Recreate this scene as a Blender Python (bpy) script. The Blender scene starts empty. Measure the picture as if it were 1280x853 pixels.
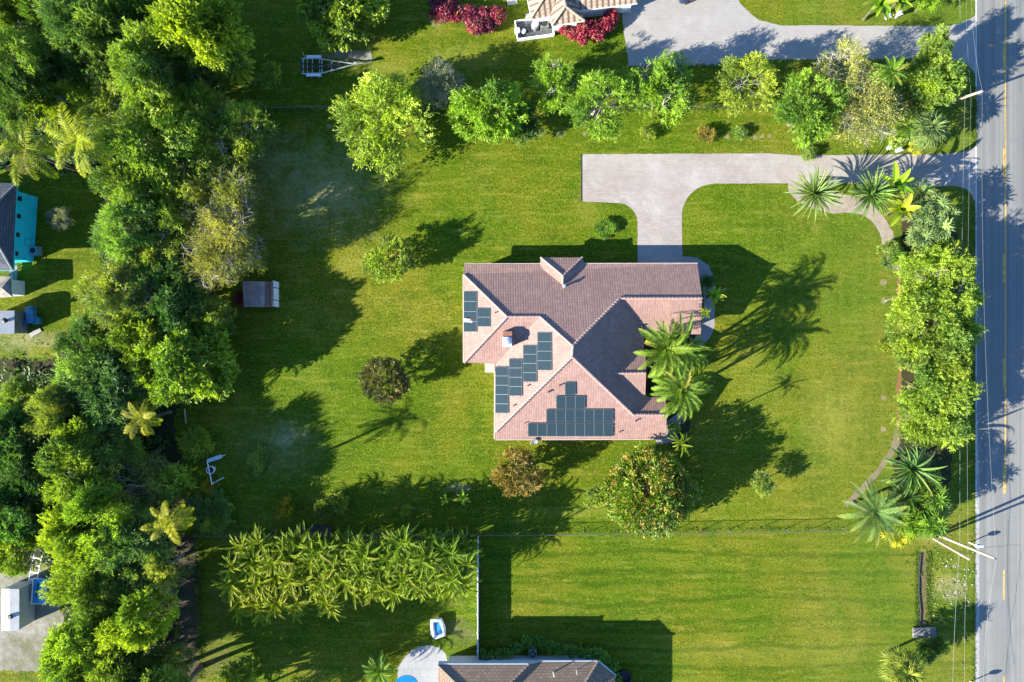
import bpy, bmesh, math, random
import numpy as np
from mathutils import Vector, Matrix
R = math.radians
sc = bpy.context.scene
col = sc.collection
rng = random.Random(11)
nr = np.random.RandomState(5)

# ---------------------------------------------------------------- site plan
H = 78.0          # height of the drone above the lawn, metres
G = 0.09          # metres of lawn per unit of the site plan
def P(px, py, z=0.0):
    k = G * (H - z) / H
    return ((px - 640.0) * k, (426.5 - py) * k, z)
def S(px, z=0.0):
    return px * G * (H - z) / H

# ---------------------------------------------------------------- objects
def tag(o, label=None, cat=None, group=None, kind=None):
    if label: o['label'] = label
    if cat: o['category'] = cat
    if group: o['group'] = group
    if kind: o['kind'] = kind
    return o
def link(o, parent=None):
    col.objects.link(o)
    if parent is not None: o.parent = parent
    return o
def empty(name, loc, rz=0.0, label=None, cat=None, group=None):
    o = bpy.data.objects.new(name, None)
    o.empty_display_size = 0.3
    o.location = loc; o.rotation_euler = (0, 0, rz)
    link(o); tag(o, label, cat, group)
    return o
def obj(name, mesh, mat=None, parent=None, loc=None, rot=None, scale=None, color=None, smooth=False):
    o = bpy.data.objects.new(name, mesh)
    if mat is not None and not mesh.materials:
        for m in (mat if isinstance(mat, (list, tuple)) else [mat]): mesh.materials.append(m)
    if loc is not None: o.location = loc
    if rot is not None: o.rotation_euler = rot
    if scale is not None: o.scale = scale
    if color is not None: o.color = (*color, 1)
    if smooth:
        mesh.polygons.foreach_set('use_smooth', [True] * len(mesh.polygons))
    return link(o, parent)

class MB:
    """collects shapes for one mesh"""
    def __init__(self): self.v = []; self.f = []; self.uv = {}; self.mi = []
    def add(self, vs, fs, mi=0):
        b = len(self.v); self.v += [tuple(p) for p in vs]
        self.f += [tuple(b + i for i in f) for f in fs]; self.mi += [mi] * len(fs)
        return self
    def box(self, c, s, rz=0.0, mi=0, bev=0.0, top=1.0):
        x, y, z = s[0] / 2, s[1] / 2, s[2] / 2
        cs, sn = math.cos(rz), math.sin(rz)
        if bev <= 0:
            pts = [(-x,-y,-z),(x,-y,-z),(x,y,-z),(-x,y,-z),(-x*top,-y*top,z),(x*top,-y*top,z),(x*top,y*top,z),(-x*top,y*top,z)]
            fs = [(0,3,2,1),(4,5,6,7),(0,1,5,4),(1,2,6,5),(2,3,7,6),(3,0,4,7)]
        else:
            bm = bmesh.new(); bmesh.ops.create_cube(bm, size=1.0)
            bmesh.ops.scale(bm, vec=s, verts=bm.verts)
            bmesh.ops.bevel(bm, geom=bm.edges[:], offset=bev, segments=2, affect='EDGES', profile=0.6)
            bm.verts.index_update()
            pts = [tuple(v.co) for v in bm.verts]; fs = [tuple(v.index for v in f.verts) for f in bm.faces]; bm.free()
        pts = [(c[0] + p[0]*cs - p[1]*sn, c[1] + p[0]*sn + p[1]*cs, c[2] + p[2]) for p in pts]
        return self.add(pts, fs, mi)
    def tube(self, pts, rad, n=8, mi=0, cap=True):
        pts = [Vector(p) for p in pts]
        if not isinstance(rad, (list, tuple)): rad = [rad] * len(pts)
        rings = []; vs = []; fs = []
        for i, p in enumerate(pts):
            d = (pts[min(i+1, len(pts)-1)] - pts[max(i-1, 0)])
            d = d.normalized() if d.length > 1e-9 else Vector((0,0,1))
            a = d.cross(Vector((0,0,1))) if abs(d.z) < 0.95 else d.cross(Vector((1,0,0)))
            a.normalize(); b = d.cross(a)
            for k in range(n):
                t = 2*math.pi*k/n
                vs.append(p + (a*math.cos(t) + b*math.sin(t)) * rad[i])
        for i in range(len(pts)-1):
            for k in range(n):
                fs.append((i*n+k, i*n+(k+1)%n, (i+1)*n+(k+1)%n, (i+1)*n+k))
        if cap:
            fs.append(tuple(range(n))[::-1]); fs.append(tuple((len(pts)-1)*n + k for k in range(n)))
        return self.add(vs, fs, mi)
    def lathe(self, c, prof, n=20, mi=0):
        vs = []; fs = []
        for (r, z) in prof:
            for k in range(n):
                t = 2*math.pi*k/n; vs.append((c[0]+r*math.cos(t), c[1]+r*math.sin(t), c[2]+z))
        for i in range(len(prof)-1):
            for k in range(n):
                fs.append((i*n+k, i*n+(k+1)%n, (i+1)*n+(k+1)%n, (i+1)*n+k))
        fs.append(tuple(range(n))[::-1]); fs.append(tuple((len(prof)-1)*n+k for k in range(n)))
        return self.add(vs, fs, mi)
    def prism(self, poly, z0, z1, mi=0):
        n = len(poly)
        vs = [(p[0], p[1], z0) for p in poly] + [(p[0], p[1], z1) for p in poly]
        fs = [tuple(range(n))[::-1], tuple(range(n, 2*n))] + [(i, (i+1)%n, n+(i+1)%n, n+i) for i in range(n)]
        return self.add(vs, fs, mi)
    def mesh(self, name):
        me = bpy.data.meshes.new(name); me.from_pydata(self.v, [], self.f); me.update()
        for p, m in zip(me.polygons, self.mi): p.material_index = m
        return me
    def build(self, name, mat, parent=None, smooth=False, **kw):
        return obj(name, self.mesh(name), mat, parent, smooth=smooth, **kw)

# ---------------------------------------------------------------- materials
def newmat(name):
    m = bpy.data.materials.new(name); m.use_nodes = True
    nt = m.node_tree
    b = nt.nodes['Principled BSDF']
    return m, nt, b
class NB:
    """short hand for shader nodes"""
    def __init__(self, nt): self.nt = nt
    def n(self, t, **kw):
        nd = self.nt.nodes.new(t)
        for k, v in kw.items(): setattr(nd, k, v)
        return nd
    def l(self, a, b): self.nt.links.new(a, b)
    def val(self, sock, v):
        if hasattr(v, 'links'): self.l(v, sock)
        else: sock.default_value = v
    def coord(self, which='Object'): return self.n('ShaderNodeTexCoord').outputs[which]
    def mapping(self, v, scale=(1,1,1), rot=(0,0,0)):
        m = self.n('ShaderNodeMapping'); self.l(v, m.inputs['Vector'])
        m.inputs['Scale'].default_value = scale; m.inputs['Rotation'].default_value = rot
        return m.outputs[0]
    def noise(self, v, scale, detail=3, rough=0.55, dist=0.0):
        t = self.n('ShaderNodeTexNoise'); self.l(v, t.inputs['Vector'])
        t.inputs['Scale'].default_value = scale; t.inputs['Detail'].default_value = detail
        t.inputs['Roughness'].default_value = rough; t.inputs['Distortion'].default_value = dist
        return t.outputs['Fac']
    def ramp(self, f, lo, hi, a=0.0, b=1.0):
        m = self.n('ShaderNodeMapRange'); m.interpolation_type = 'SMOOTHSTEP'
        self.val(m.inputs['Value'], f)
        m.inputs['From Min'].default_value = lo; m.inputs['From Max'].default_value = hi
        m.inputs['To Min'].default_value = a; m.inputs['To Max'].default_value = b
        return m.outputs['Result']
    def math(self, op, a, b=0.0):
        m = self.n('ShaderNodeMath', operation=op); self.val(m.inputs[0], a); self.val(m.inputs[1], b)
        return m.outputs[0]
    def mix(self, f, a, b, mode='MIX'):
        m = self.n('ShaderNodeMix', data_type='RGBA', blend_type=mode)
        self.val(m.inputs['Factor'], f)
        for s, v in ((m.inputs['A'], a), (m.inputs['B'], b)):
            if hasattr(v, 'links'): self.l(v, s)
            else: s.default_value = (*v, 1)
        return m.outputs['Result']
    def bump(self, h, strength=0.3, dist=0.05):
        b = self.n('ShaderNodeBump'); self.l(h, b.inputs['Height'])
        b.inputs['Strength'].default_value = strength; b.inputs['Distance'].default_value = dist
        return b.outputs['Normal']

def plain(name, c, rough=0.6, var=0.12, scale=6.0, metal=0.0, spec=0.4, bump=0.0):
    m, nt, b = newmat(name); k = NB(nt)
    co = k.coord('Object')
    f = k.noise(co, scale, 4)
    f2 = k.noise(co, scale * 7, 2)
    lo = tuple(x * (1 - var) for x in c); hi = tuple(min(1, x * (1 + var)) for x in c)
    cc = k.mix(k.ramp(f, 0.3, 0.7), lo, hi)
    cc = k.mix(k.ramp(f2, 0.3, 0.75, 0, 0.35), cc, tuple(x * (1 - 1.5 * var) for x in c))
    k.l(cc, b.inputs['Base Color'])
    b.inputs['Roughness'].default_value = rough; b.inputs['Metallic'].default_value = metal
    b.inputs['Specular IOR Level'].default_value = spec
    if bump: k.l(k.bump(f2, bump, 0.03), b.inputs['Normal'])
    return m

def leaf_mat(name, trans=0.38, rough=0.5, altc=(0.34, 0.27, 0.05), spec=0.35):
    m, nt, b = newmat(name); k = NB(nt)
    oc = k.n('ShaderNodeObjectInfo').outputs['Color']
    at = k.n('ShaderNodeAttribute'); at.attribute_name = 'tint'
    t = at.outputs['Fac']
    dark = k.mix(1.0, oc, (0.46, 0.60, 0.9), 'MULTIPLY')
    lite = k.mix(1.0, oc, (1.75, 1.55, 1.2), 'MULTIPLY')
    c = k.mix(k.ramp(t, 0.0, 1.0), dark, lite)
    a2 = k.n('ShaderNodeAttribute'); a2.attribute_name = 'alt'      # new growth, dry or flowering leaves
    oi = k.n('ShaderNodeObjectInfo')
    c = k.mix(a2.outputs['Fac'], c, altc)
    k.l(c, b.inputs['Base Color']); b.inputs['Roughness'].default_value = rough
    b.inputs['Specular IOR Level'].default_value = spec
    tr = k.n('ShaderNodeBsdfTranslucent'); tc = k.mix(1.0, c, (1.35, 1.5, 0.5), 'MULTIPLY'); k.l(tc, tr.inputs['Color'])
    mx = k.n('ShaderNodeMixShader'); mx.inputs[0].default_value = trans
    k.l(b.outputs[0], mx.inputs[1]); k.l(tr.outputs[0], mx.inputs[2])
    k.l(mx.outputs[0], nt.nodes['Material Output'].inputs['Surface'])
    return m
M_LEAF = leaf_mat('leaf')
M_PALM = leaf_mat('palm_leaf', 0.28, 0.5, spec=0.14)
M_RED = leaf_mat('croton_leaf', 0.2, 0.45)
M_MANGO = leaf_mat('mango_leaf', 0.3, 0.4, (0.42, 0.26, 0.05))

def bark_mat(name, c):
    m, nt, b = newmat(name); k = NB(nt); co = k.coord('Object')
    f = k.noise(k.mapping(co, (6, 6, 1.5)), 3, 5)
    k.l(k.mix(k.ramp(f, 0.35, 0.7), tuple(x*0.6 for x in c), c), b.inputs['Base Color'])
    b.inputs['Roughness'].default_value = 0.85
    k.l(k.bump(f, 0.6, 0.05), b.inputs['Normal'])
    return m
M_BARK = bark_mat('bark', (0.16, 0.12, 0.085))
M_PALEBARK = bark_mat('pale_bark', (0.42, 0.38, 0.32))

# lawn ------------------------------------------------------------
def grass_mat():
    m, nt, b = newmat('lawn'); k = NB(nt); co = k.coord('Object')
    sep = k.n('ShaderNodeSeparateXYZ'); k.l(co, sep.inputs[0])
    X, Y = sep.outputs[0], sep.outputs[1]
    big = k.noise(co, 0.055, 4, 0.6); med = k.noise(co, 0.28, 5, 0.65, 0.4)
    fine = k.noise(k.mapping(co, (1, 1.35, 1)), 1.9, 6, 0.85); tiny = k.noise(co, 5.0, 4, 0.9)
    green = (0.096, 0.138, 0.0042); olive = (0.158, 0.164, 0.0120); deep = (0.048, 0.094, 0.0036); straw = (0.262, 0.244, 0.044)
    c = k.mix(k.ramp(big, 0.40, 0.62), green, olive)
    mid2 = k.noise(co, 0.11, 5, 0.7, 0.8)
    c = k.mix(k.ramp(mid2, 0.50, 0.70, 0, 0.70), c, (0.225, 0.212, 0.046))
    c = k.mix(k.ramp(mid2, 0.46, 0.28, 0, 0.5), c, (0.062, 0.108, 0.0036))
    c = k.mix(k.ramp(med, 0.44, 0.68, 0, 0.75), c, deep)
    c = k.mix(k.ramp(fine, 0.47, 0.64, 0, 0.80), c, straw)
    c = k.mix(k.ramp(tiny, 0.45, 0.58, 0, 0.90), c, (0.024, 0.052, 0.0028))
    strk = k.noise(k.mapping(co, (.22, 1.5, 1)), 1.0, 5, .75); c = k.mix(k.ramp(strk, .50, .70, 0, .6), c, (.25,.225,.050)); c = k.mix(k.ramp(strk, .46, .26, 0, .45), c, (.050,.095,.0045))
    # mowing passes, strongest on the open field south of the fence
    def stripes(per, wob):
        w = k.math('ADD', Y, k.math('MULTIPLY', k.noise(k.mapping(co, (.35, 1, 1)), 0.13, 4, .6), wob))
        s = k.math('SINE', k.math('MULTIPLY', w, 2*math.pi/per))
        return s
    st = k.math('ADD', k.math('MULTIPLY', stripes(2.6, 5.0), 0.6), k.math('MULTIPLY', stripes(1.05, 3.4), 0.6))
    south = k.math('MULTIPLY', k.ramp(Y, -23.0, -21.4, 1, 0), k.ramp(X, -5.0, -3.0))
    amt = k.math('ADD', k.math('MULTIPLY', south, 0.48), 0.13)
    vv = k.math('MULTIPLY', k.math('MULTIPLY', st, amt), k.ramp(med, 0.3, 0.6, 1.25, 0.5))
    c = k.mix(k.math('MAXIMUM', vv, 0.0), c, (0.130, 0.138, 0.014))
    c = k.mix(k.math('MAXIMUM', k.math('MULTIPLY', vv, -1.0), 0.0), c, (0.032, 0.066, 0.0030))
    # N-S passes on the east lawn
    sx = k.math('SINE', k.math('MULTIPLY', k.math('ADD', X, k.math('MULTIPLY', k.noise(co, 0.12, 2), 1.6)), 2*math.pi/1.5))
    ex = k.math('MULTIPLY', k.math('MULTIPLY', k.math('MAXIMUM', sx, 0.0), k.ramp(X, 22, 28)), k.ramp(Y, -21.5, -20.5, 0, 0.22))
    c = k.mix(ex, c, (0.145, 0.165, 0.04))
    # east lawn and verge a little drier
    c = k.mix(k.math('MULTIPLY', k.ramp(X, 24, 44), k.ramp(fine, 0.3, 0.7, 0.10, 0.50)), c, (0.135, 0.158, 0.042))
    c = k.mix(1.0, c, k.mix(k.ramp(k.noise(co, 0.075, 5, 0.65, 0.6), 0.42, 0.62), (0.74, 0.92, 0.46), (1.0, 0.97, 0.66)), 'MULTIPLY')
    # worn and bare places
    def spot(px, py, rx, ry, colr, amount):
        x, y, _ = P(px, py)
        nonlocal c
        dx = k.math('DIVIDE', k.math('SUBTRACT', X, x), rx * G); dy = k.math('DIVIDE', k.math('SUBTRACT', Y, y), ry * G)
        d = k.math('SQRT', k.math('ADD', k.math('MULTIPLY', dx, dx), k.math('MULTIPLY', dy, dy)))
        d = k.math('ADD', d, k.math('MULTIPLY', k.math('SUBTRACT', k.noise(co, 0.8, 6, 0.85), 0.5), 3.4))
        f = k.math('MULTIPLY', k.ramp(d, -0.1, 1.15, amount, 0.0), k.ramp(fine, 0.3, 0.7, 0.6, 1.0))
        c = k.mix(f, c, colr)
    sand = (0.34, 0.29, 0.17); grey = (0.275, 0.265, 0.125)
    for a in ((415,240,34,22,grey,0.5),(400,235,100,75,grey,0.62),(362,545,26,20,grey,0.5),(350,560,70,50,grey,0.3),(356,552,20,12,sand,0.5),(440,330,24,14,straw,0.3),(330,195,60,40,grey,0.4),
              (575,610,20,8,sand,0.5),(480,85,60,12,straw,0.5),(580,75,60,25,straw,0.45),(545,27,10,8,sand,0.5),
              (740,640,110,10,straw,0.35),(1040,525,45,60,straw,0.5),(900,660,200,6,deep,0.4),
              (1185,735,26,20,sand,0.55),(1170,672,24,14,(0.30,0.24,0.10),0.6),(1165,720,40,20,straw,0.5),(1200,745,9,6,(0.18,0.13,0.1),0.7),(930,815,280,20,straw,0.15),
              (430,70,34,7,grey,0.85),(575,790,26,20,(0.12,0.11,0.06),0.8),(290,740,40,40,(0.14,0.12,0.05),0.35),(270,830,40,40,(0.15,0.11,0.06),0.5),
              (45,425,55,12,sand,0.5),(20,430,40,20,grey,0.5),(40,470,60,18,sand,0.35),(52,440,20,8,straw,0.6),(55,715,30,18,sand,0.6),(720,172,24,8,deep,0.5),(672,165,10,6,sand,0.6),(700,168,8,5,sand,0.5),(1020,285,10,8,straw,0.4),(575,755,18,8,straw,0.25),
              (1020,170,60,9,straw,0.4),(735,258,24,30,straw,0.35)):
        spot(*a)
    k.l(c, b.inputs['Base Color']); b.inputs['Roughness'].default_value = 0.9
    b.inputs['Specular IOR Level'].default_value = 0.08
    h = k.math('ADD', k.math('MULTIPLY', fine, 0.6), k.math('MULTIPLY', tiny, 0.5))
    k.l(k.bump(h, 0.8, 0.16), b.inputs['Normal'])
    return m

def dirt_mat(name, a, bcol, scale=0.9, debris=None, bump=0.5):
    m, nt, b = newmat(name); k = NB(nt); co = k.coord('Object')
    f = k.noise(co, scale, 5, 0.65); g = k.noise(co, scale*9, 4, 0.7)
    c = k.mix(k.ramp(f, 0.35, 0.65), a, bcol)
    c = k.mix(k.ramp(g, 0.4, 0.75, 0, 0.55), c, tuple(x*0.45 for x in a))
    if debris:
        v = k.noise(k.mapping(co, (1, 1, 1)), 6.5, 2, 0.6); c = k.mix(k.ramp(v, 0.66, 0.72, 0, 0.8), c, debris)
    k.l(c, b.inputs['Base Color']); b.inputs['Roughness'].default_value = 0.95; b.inputs['Specular IOR Level'].default_value = 0.1
    k.l(k.bump(g, bump, 0.1), b.inputs['Normal'])
    return m

def paver_mat(name, tones, bw=0.42, bh=0.21, stain=0.5, mortar=(0.13,0.115,0.10), ms=0.014):
    m, nt, b = newmat(name); k = NB(nt); co = k.coord('Object')
    br = k.n('ShaderNodeTexBrick'); k.l(co, br.inputs['Vector'])
    br.inputs['Scale'].default_value = 1.0; br.inputs['Brick Width'].default_value = bw; br.inputs['Row Height'].default_value = bh
    br.inputs['Mortar Size'].default_value = ms; br.inputs['Bias'].default_value = 0.0
    br.inputs['Color1'].default_value = (*tones[0], 1); br.inputs['Color2'].default_value = (*tones[1], 1); br.inputs['Mortar'].default_value = (*mortar, 1)
    f = k.noise(co, 0.22, 6, 0.7, .5); g = k.noise(co, 0.9, 6, 0.75); tiny = k.noise(co, 14, 3, 0.7)
    c = k.mix(k.ramp(f, 0.35, 0.65, 0, 0.6), br.outputs['Color'], tones[2])
    c = k.mix(k.ramp(g, 0.45, 0.75, 0, stain), c, tuple(x*0.60 for x in tones[2]))
    c = k.mix(k.ramp(k.noise(co, 0.35, 4, .7), 0.52, 0.70, 0, .55), c, tuple(x*1.12 for x in tones[2]))
    c = k.mix(k.ramp(tiny, 0.45, 0.8, 0, 0.25), c, tuple(x*0.6 for x in tones[0]))
    k.l(c, b.inputs['Base Color']); b.inputs['Roughness'].default_value = 0.85; b.inputs['Specular IOR Level'].default_value = 0.2
    k.l(k.bump(br.outputs['Fac'], -0.3, 0.01), b.inputs['Normal'])
    return m

def asphalt_mat():
    m, nt, b = newmat('asphalt'); k = NB(nt); co = k.coord('Object')
    lane = k.noise(k.mapping(co, (1.5, 0.004, 1)), 1.0, 4, 0.6)
    st = k.noise(co, 0.5, 5, 0.65); fine = k.noise(co, 12, 3, 0.8)
    patch = k.noise(k.mapping(co, (0.35, 0.12, 1)), 1.0, 2)
    c = k.mix(k.ramp(lane, 0.35, 0.65), (0.138, 0.138, 0.126), (0.216, 0.215, 0.193))
    c = k.mix(k.ramp(st, 0.4, 0.75, 0, 0.4), c, (0.14, 0.142, 0.142))
    c = k.mix(k.ramp(patch, 0.55, 0.7, 0, 0.35), c, (0.215, 0.218, 0.217))
    c = k.mix(k.ramp(fine, 0.45, 0.8, 0, 0.35), c, (0.12, 0.117, 0.113))
    sp = k.noise(co, 1.9, 1, 0.5); c = k.mix(k.ramp(sp, 0.765, 0.79, 0, 0.6), c, (0.07, 0.07, 0.07))
    k.l(c, b.inputs['Base Color']); b.inputs['Roughness'].default_value = 0.85; b.inputs['Specular IOR Level'].default_value = 0.25
    k.l(k.bump(fine, 0.25, 0.02), b.inputs['Normal'])
    return m

def tile_mat(name, base, gw=0.42, pu=0.26, pv=0.37, dark=0.13, depth=0.035, blot=0.2):
    """barrel tiles: u runs along the eave, v up the slope, both in metres"""
    m, nt, b = newmat(name); k = NB(nt)
    uv = k.coord('UV'); sep = k.n('ShaderNodeSeparateXYZ'); k.l(uv, sep.inputs[0])
    U, V = sep.outputs[0], sep.outputs[1]
    su = k.math('ABSOLUTE', k.math('SINE', k.math('MULTIPLY', U, math.pi / pu)))
    fv = k.math('FRACT', k.math('DIVIDE', V, pv))
    h = k.math('ADD', k.math('POWER', su, 0.6), k.math('MULTIPLY', k.math('SUBTRACT', 1.0, fv), 0.75))
    cb = k.n('ShaderNodeCombineXYZ')
    k.l(k.math('FLOOR', k.math('DIVIDE', U, pu)), cb.inputs[0]); k.l(k.math('FLOOR', k.math('DIVIDE', V, pv)), cb.inputs[1])
    wn = k.n('ShaderNodeTexWhiteNoise', noise_dimensions='3D'); k.l(cb.outputs[0], wn.inputs['Vector'])
    co = k.coord('Object'); f = k.noise(co, 0.35, 5, 0.6); g = k.noise(co, 3.0, 4, 0.7)
    c = k.mix(wn.outputs['Value'], tuple(x*(1-0.13) for x in base), tuple(x*1.13 for x in base))
    c = k.mix(k.ramp(f, 0.4, 0.7, 0, blot*2), c, tuple(x*0.78 for x in base))
    c = k.mix(k.ramp(g, 0.5, 0.8, 0, blot*2), c, (base[0]*0.62, base[1]*0.66, base[2]*0.68))
    # shade in the pans and at the laps, painted as darker tile colour
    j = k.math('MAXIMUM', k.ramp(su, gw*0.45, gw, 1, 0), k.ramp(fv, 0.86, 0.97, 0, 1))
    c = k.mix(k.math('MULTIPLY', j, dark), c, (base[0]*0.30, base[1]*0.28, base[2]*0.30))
    k.l(c, b.inputs['Base Color']); b.inputs['Roughness'].default_value = 0.7; b.inputs['Specular IOR Level'].default_value = 0.25
    k.l(k.bump(h, 0.34, depth), b.inputs['Normal'])
    return m

def shingle_mat(name, base, pu=0.9, pv=0.42):
    m, nt, b = newmat(name); k = NB(nt)
    uv = k.coord('UV')
    br = k.n('ShaderNodeTexBrick'); k.l(uv, br.inputs['Vector'])
    br.inputs['Scale'].default_value = 1.0; br.inputs['Brick Width'].default_value = pu; br.inputs['Row Height'].default_value = pv
    br.inputs['Mortar Size'].default_value = 0.03; br.inputs['Mortar'].default_value = (*[x*0.5 for x in base], 1)
    br.inputs['Color1'].default_value = (*[x*0.82 for x in base], 1); br.inputs['Color2'].default_value = (*[x*1.15 for x in base], 1)
    co = k.coord('Object'); f = k.noise(co, 0.6, 5, 0.65); g = k.noise(co, 9, 3, 0.8)
    c = k.mix(k.ramp(f, 0.4, 0.7, 0, 0.4), br.outputs['Color'], tuple(x*0.7 for x in base))
    c = k.mix(k.ramp(g, 0.45, 0.75, 0, 0.45), c, tuple(x*0.5 for x in base))
    k.l(c, b.inputs['Base Color']); b.inputs['Roughness'].default_value = 0.9; b.inputs['Specular IOR Level'].default_value = 0.15
    k.l(k.bump(br.outputs['Fac'], -0.5, 0.03), b.inputs['Normal'])
    return m

def panel_mat():
    m, nt, b = newmat('solar_cells'); k = NB(nt)
    uv = k.coord('UV')
    br = k.n('ShaderNodeTexBrick', offset=0.0); k.l(uv, br.inputs['Vector'])
    br.inputs['Scale'].default_value = 1.0; br.inputs['Brick Width'].default_value = 0.165; br.inputs['Row Height'].default_value = 0.165
    br.inputs['Mortar Size'].default_value = 0.010
    br.inputs['Color1'].default_value = (0.020, 0.034, 0.044, 1); br.inputs['Color2'].default_value = (0.016, 0.030, 0.041, 1)
    br.inputs['Mortar'].default_value = (0.030, 0.048, 0.052, 1)
    k.l(br.outputs['Color'], b.inputs['Base Color']); b.inputs['Roughness'].default_value = 0.18
    b.inputs['Specular IOR Level'].default_value = 0.12
    return m

M_GRASS = grass_mat()
M_ROAD = asphalt_mat()
M_DRIVE = paver_mat('driveway_pavers', ((0.322,0.276,0.242),(0.270,0.232,0.204),(0.328,0.306,0.278)))
M_DRIVE2 = paver_mat('pale_pavers', ((0.290,0.272,0.246),(0.268,0.250,0.226),(0.285,0.270,0.248)), 0.6, 0.3, 0.4, (0.20,0.187,0.17))
M_WALK = paver_mat('walk_pavers', ((0.27,0.25,0.24),(0.23,0.21,0.20),(0.26,0.25,0.24)), 0.3, 0.2, 0.4)
M_DECK = paver_mat('pool_deck_pavers', ((0.29,0.29,0.285),(0.25,0.25,0.25),(0.28,0.28,0.275)), 0.9, 0.9, 0.35)
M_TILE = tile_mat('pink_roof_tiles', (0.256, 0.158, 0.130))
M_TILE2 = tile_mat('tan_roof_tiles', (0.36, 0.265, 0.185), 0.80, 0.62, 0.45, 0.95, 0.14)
M_RIDGE = plain('ridge_tiles', (0.32, 0.215, 0.185), 0.7, 0.18, 4.0)
M_WALL = plain('cream_stucco', (0.42, 0.36, 0.28), 0.85, 0.08, 1.5)
M_WHITE = plain('white_paint', (0.78, 0.78, 0.76), 0.5, 0.06, 2.0)
M_WHITEP = plain('white_vinyl', (0.66, 0.67, 0.68), 0.4, 0.05, 2.0)
M_PANEL = panel_mat()
M_PFRAME = plain('panel_frame', (0.13, 0.15, 0.16), 0.4, 0.08, 5.0)
M_ALU = plain('aluminium', (0.50, 0.51, 0.52), 0.35, 0.08, 5.0, metal=0.6)
M_DARK = plain('black_plastic', (0.02, 0.021, 0.023), 0.5, 0.2, 5.0)
M_GLASS = plain('window_glass', (0.03, 0.04, 0.05), 0.08, 0.1, 3.0, spec=0.6)
M_WOODPOLE = bark_mat('weathered_wood', (0.40, 0.34, 0.25))
M_TEAL = plain('teal_siding', (0.02, 0.70, 0.92), 0.65, 0.08, 1.0)
M_SLATE = shingle_mat('grey_shingles', (0.105, 0.112, 0.125), 1.0, 0.25)
M_BROWNSH = shingle_mat('brown_shingles', (0.235, 0.168, 0.118), 0.5, 0.30)
M_BLUE = plain('blue_plastic', (0.02, 0.13, 0.36), 0.4, 0.15, 3.0)
M_GREYMET = plain('grey_sheet_metal', (0.17, 0.19, 0.185), 0.5, 0.15, 2.0)
M_RUST = plain('rust_brown', (0.16, 0.065, 0.035), 0.8, 0.3, 4.0)
M_CONC = plain('concrete', (0.30, 0.285, 0.255), 0.9, 0.15, 2.5, bump=0.3)
M_BRICK = plain('brick', (0.22, 0.095, 0.06), 0.85, 0.2, 5.0)
# ---------------------------------------------------------------- the ground and what is laid on it
def sheet(name, pts, z, mat, kind='structure', jit=0.05, step=0.45, close=True, seed=1, label=None, cat=None):
    rr = random.Random(seed); out = []
    n = len(pts)
    W = [Vector(P(a[0], a[1])[:2]) for a in pts]
    for i in range(n):
        a, b = W[i], W[(i+1) % n]; L = (b-a).length; m = max(1, int(L/step))
        nn = Vector((-(b-a).y, (b-a).x)).normalized() if L > 1e-6 else Vector((0,0))
        for q in range(m):
            t = q/m; out.append(a.lerp(b, t) + nn * rr.uniform(-jit, jit) * (1 if jit else 0))
    mb = MB(); mb.add([(p.x, p.y, z) for p in out], [tuple(range(len(out)))])
    me = mb.mesh(name)
    if me.polygons[0].normal.z < 0:
        me.flip_normals()
    o = obj(name, me, mat); tag(o, label, cat, kind=kind); return o
def arc(cx, cy, r, a0, a1, n=10):
    return [(cx + r*math.cos(R(a0+(a1-a0)*i/n)), cy - r*math.sin(R(a0+(a1-a0)*i/n))) for i in range(n+1)]

mb = MB(); mb.add([(-350,-350,0),(350,-350,0),(350,350,0),(-350,350,0)], [(0,1,2,3)])
tag(mb.build('ground', M_GRASS), kind='structure')

M_LITTER = dirt_mat('leaf_litter', (0.050,0.042,0.022), (0.030,0.040,0.014), 0.5, (0.16,0.13,0.07))
M_SOIL = dirt_mat('bare_soil', (0.085,0.062,0.045), (0.050,0.055,0.020), 0.6, (0.34,0.31,0.27))
M_GRAVEL = dirt_mat('pale_gravel', (0.31,0.265,0.215), (0.25,0.205,0.16), 1.6, (0.40,0.36,0.31), 0.3)
M_YARD = dirt_mat('crushed_rock', (0.27,0.255,0.22), (0.13,0.125,0.06), 0.30, (0.42,0.41,0.39), 0.4)
M_MULCH = dirt_mat('red_mulch', (0.24,0.12,0.055), (0.17,0.10,0.05), 2.0, (0.34,0.2,0.1), 0.5)
M_BORDER = dirt_mat('border_mulch', (0.20,0.165,0.11), (0.15,0.14,0.07), 1.2, (0.3,0.26,0.2), 0.3)
M_RING = dirt_mat('ring_mulch', (0.24,0.19,0.12), (0.17,0.16,0.07), 2.0, (0.36,0.3,0.24), 0.3)
M_DITCH = dirt_mat('ditch_dirt', (0.16,0.11,0.06), (0.10,0.095,0.04), 0.7, (0.3,0.25,0.15), 0.5)

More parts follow.
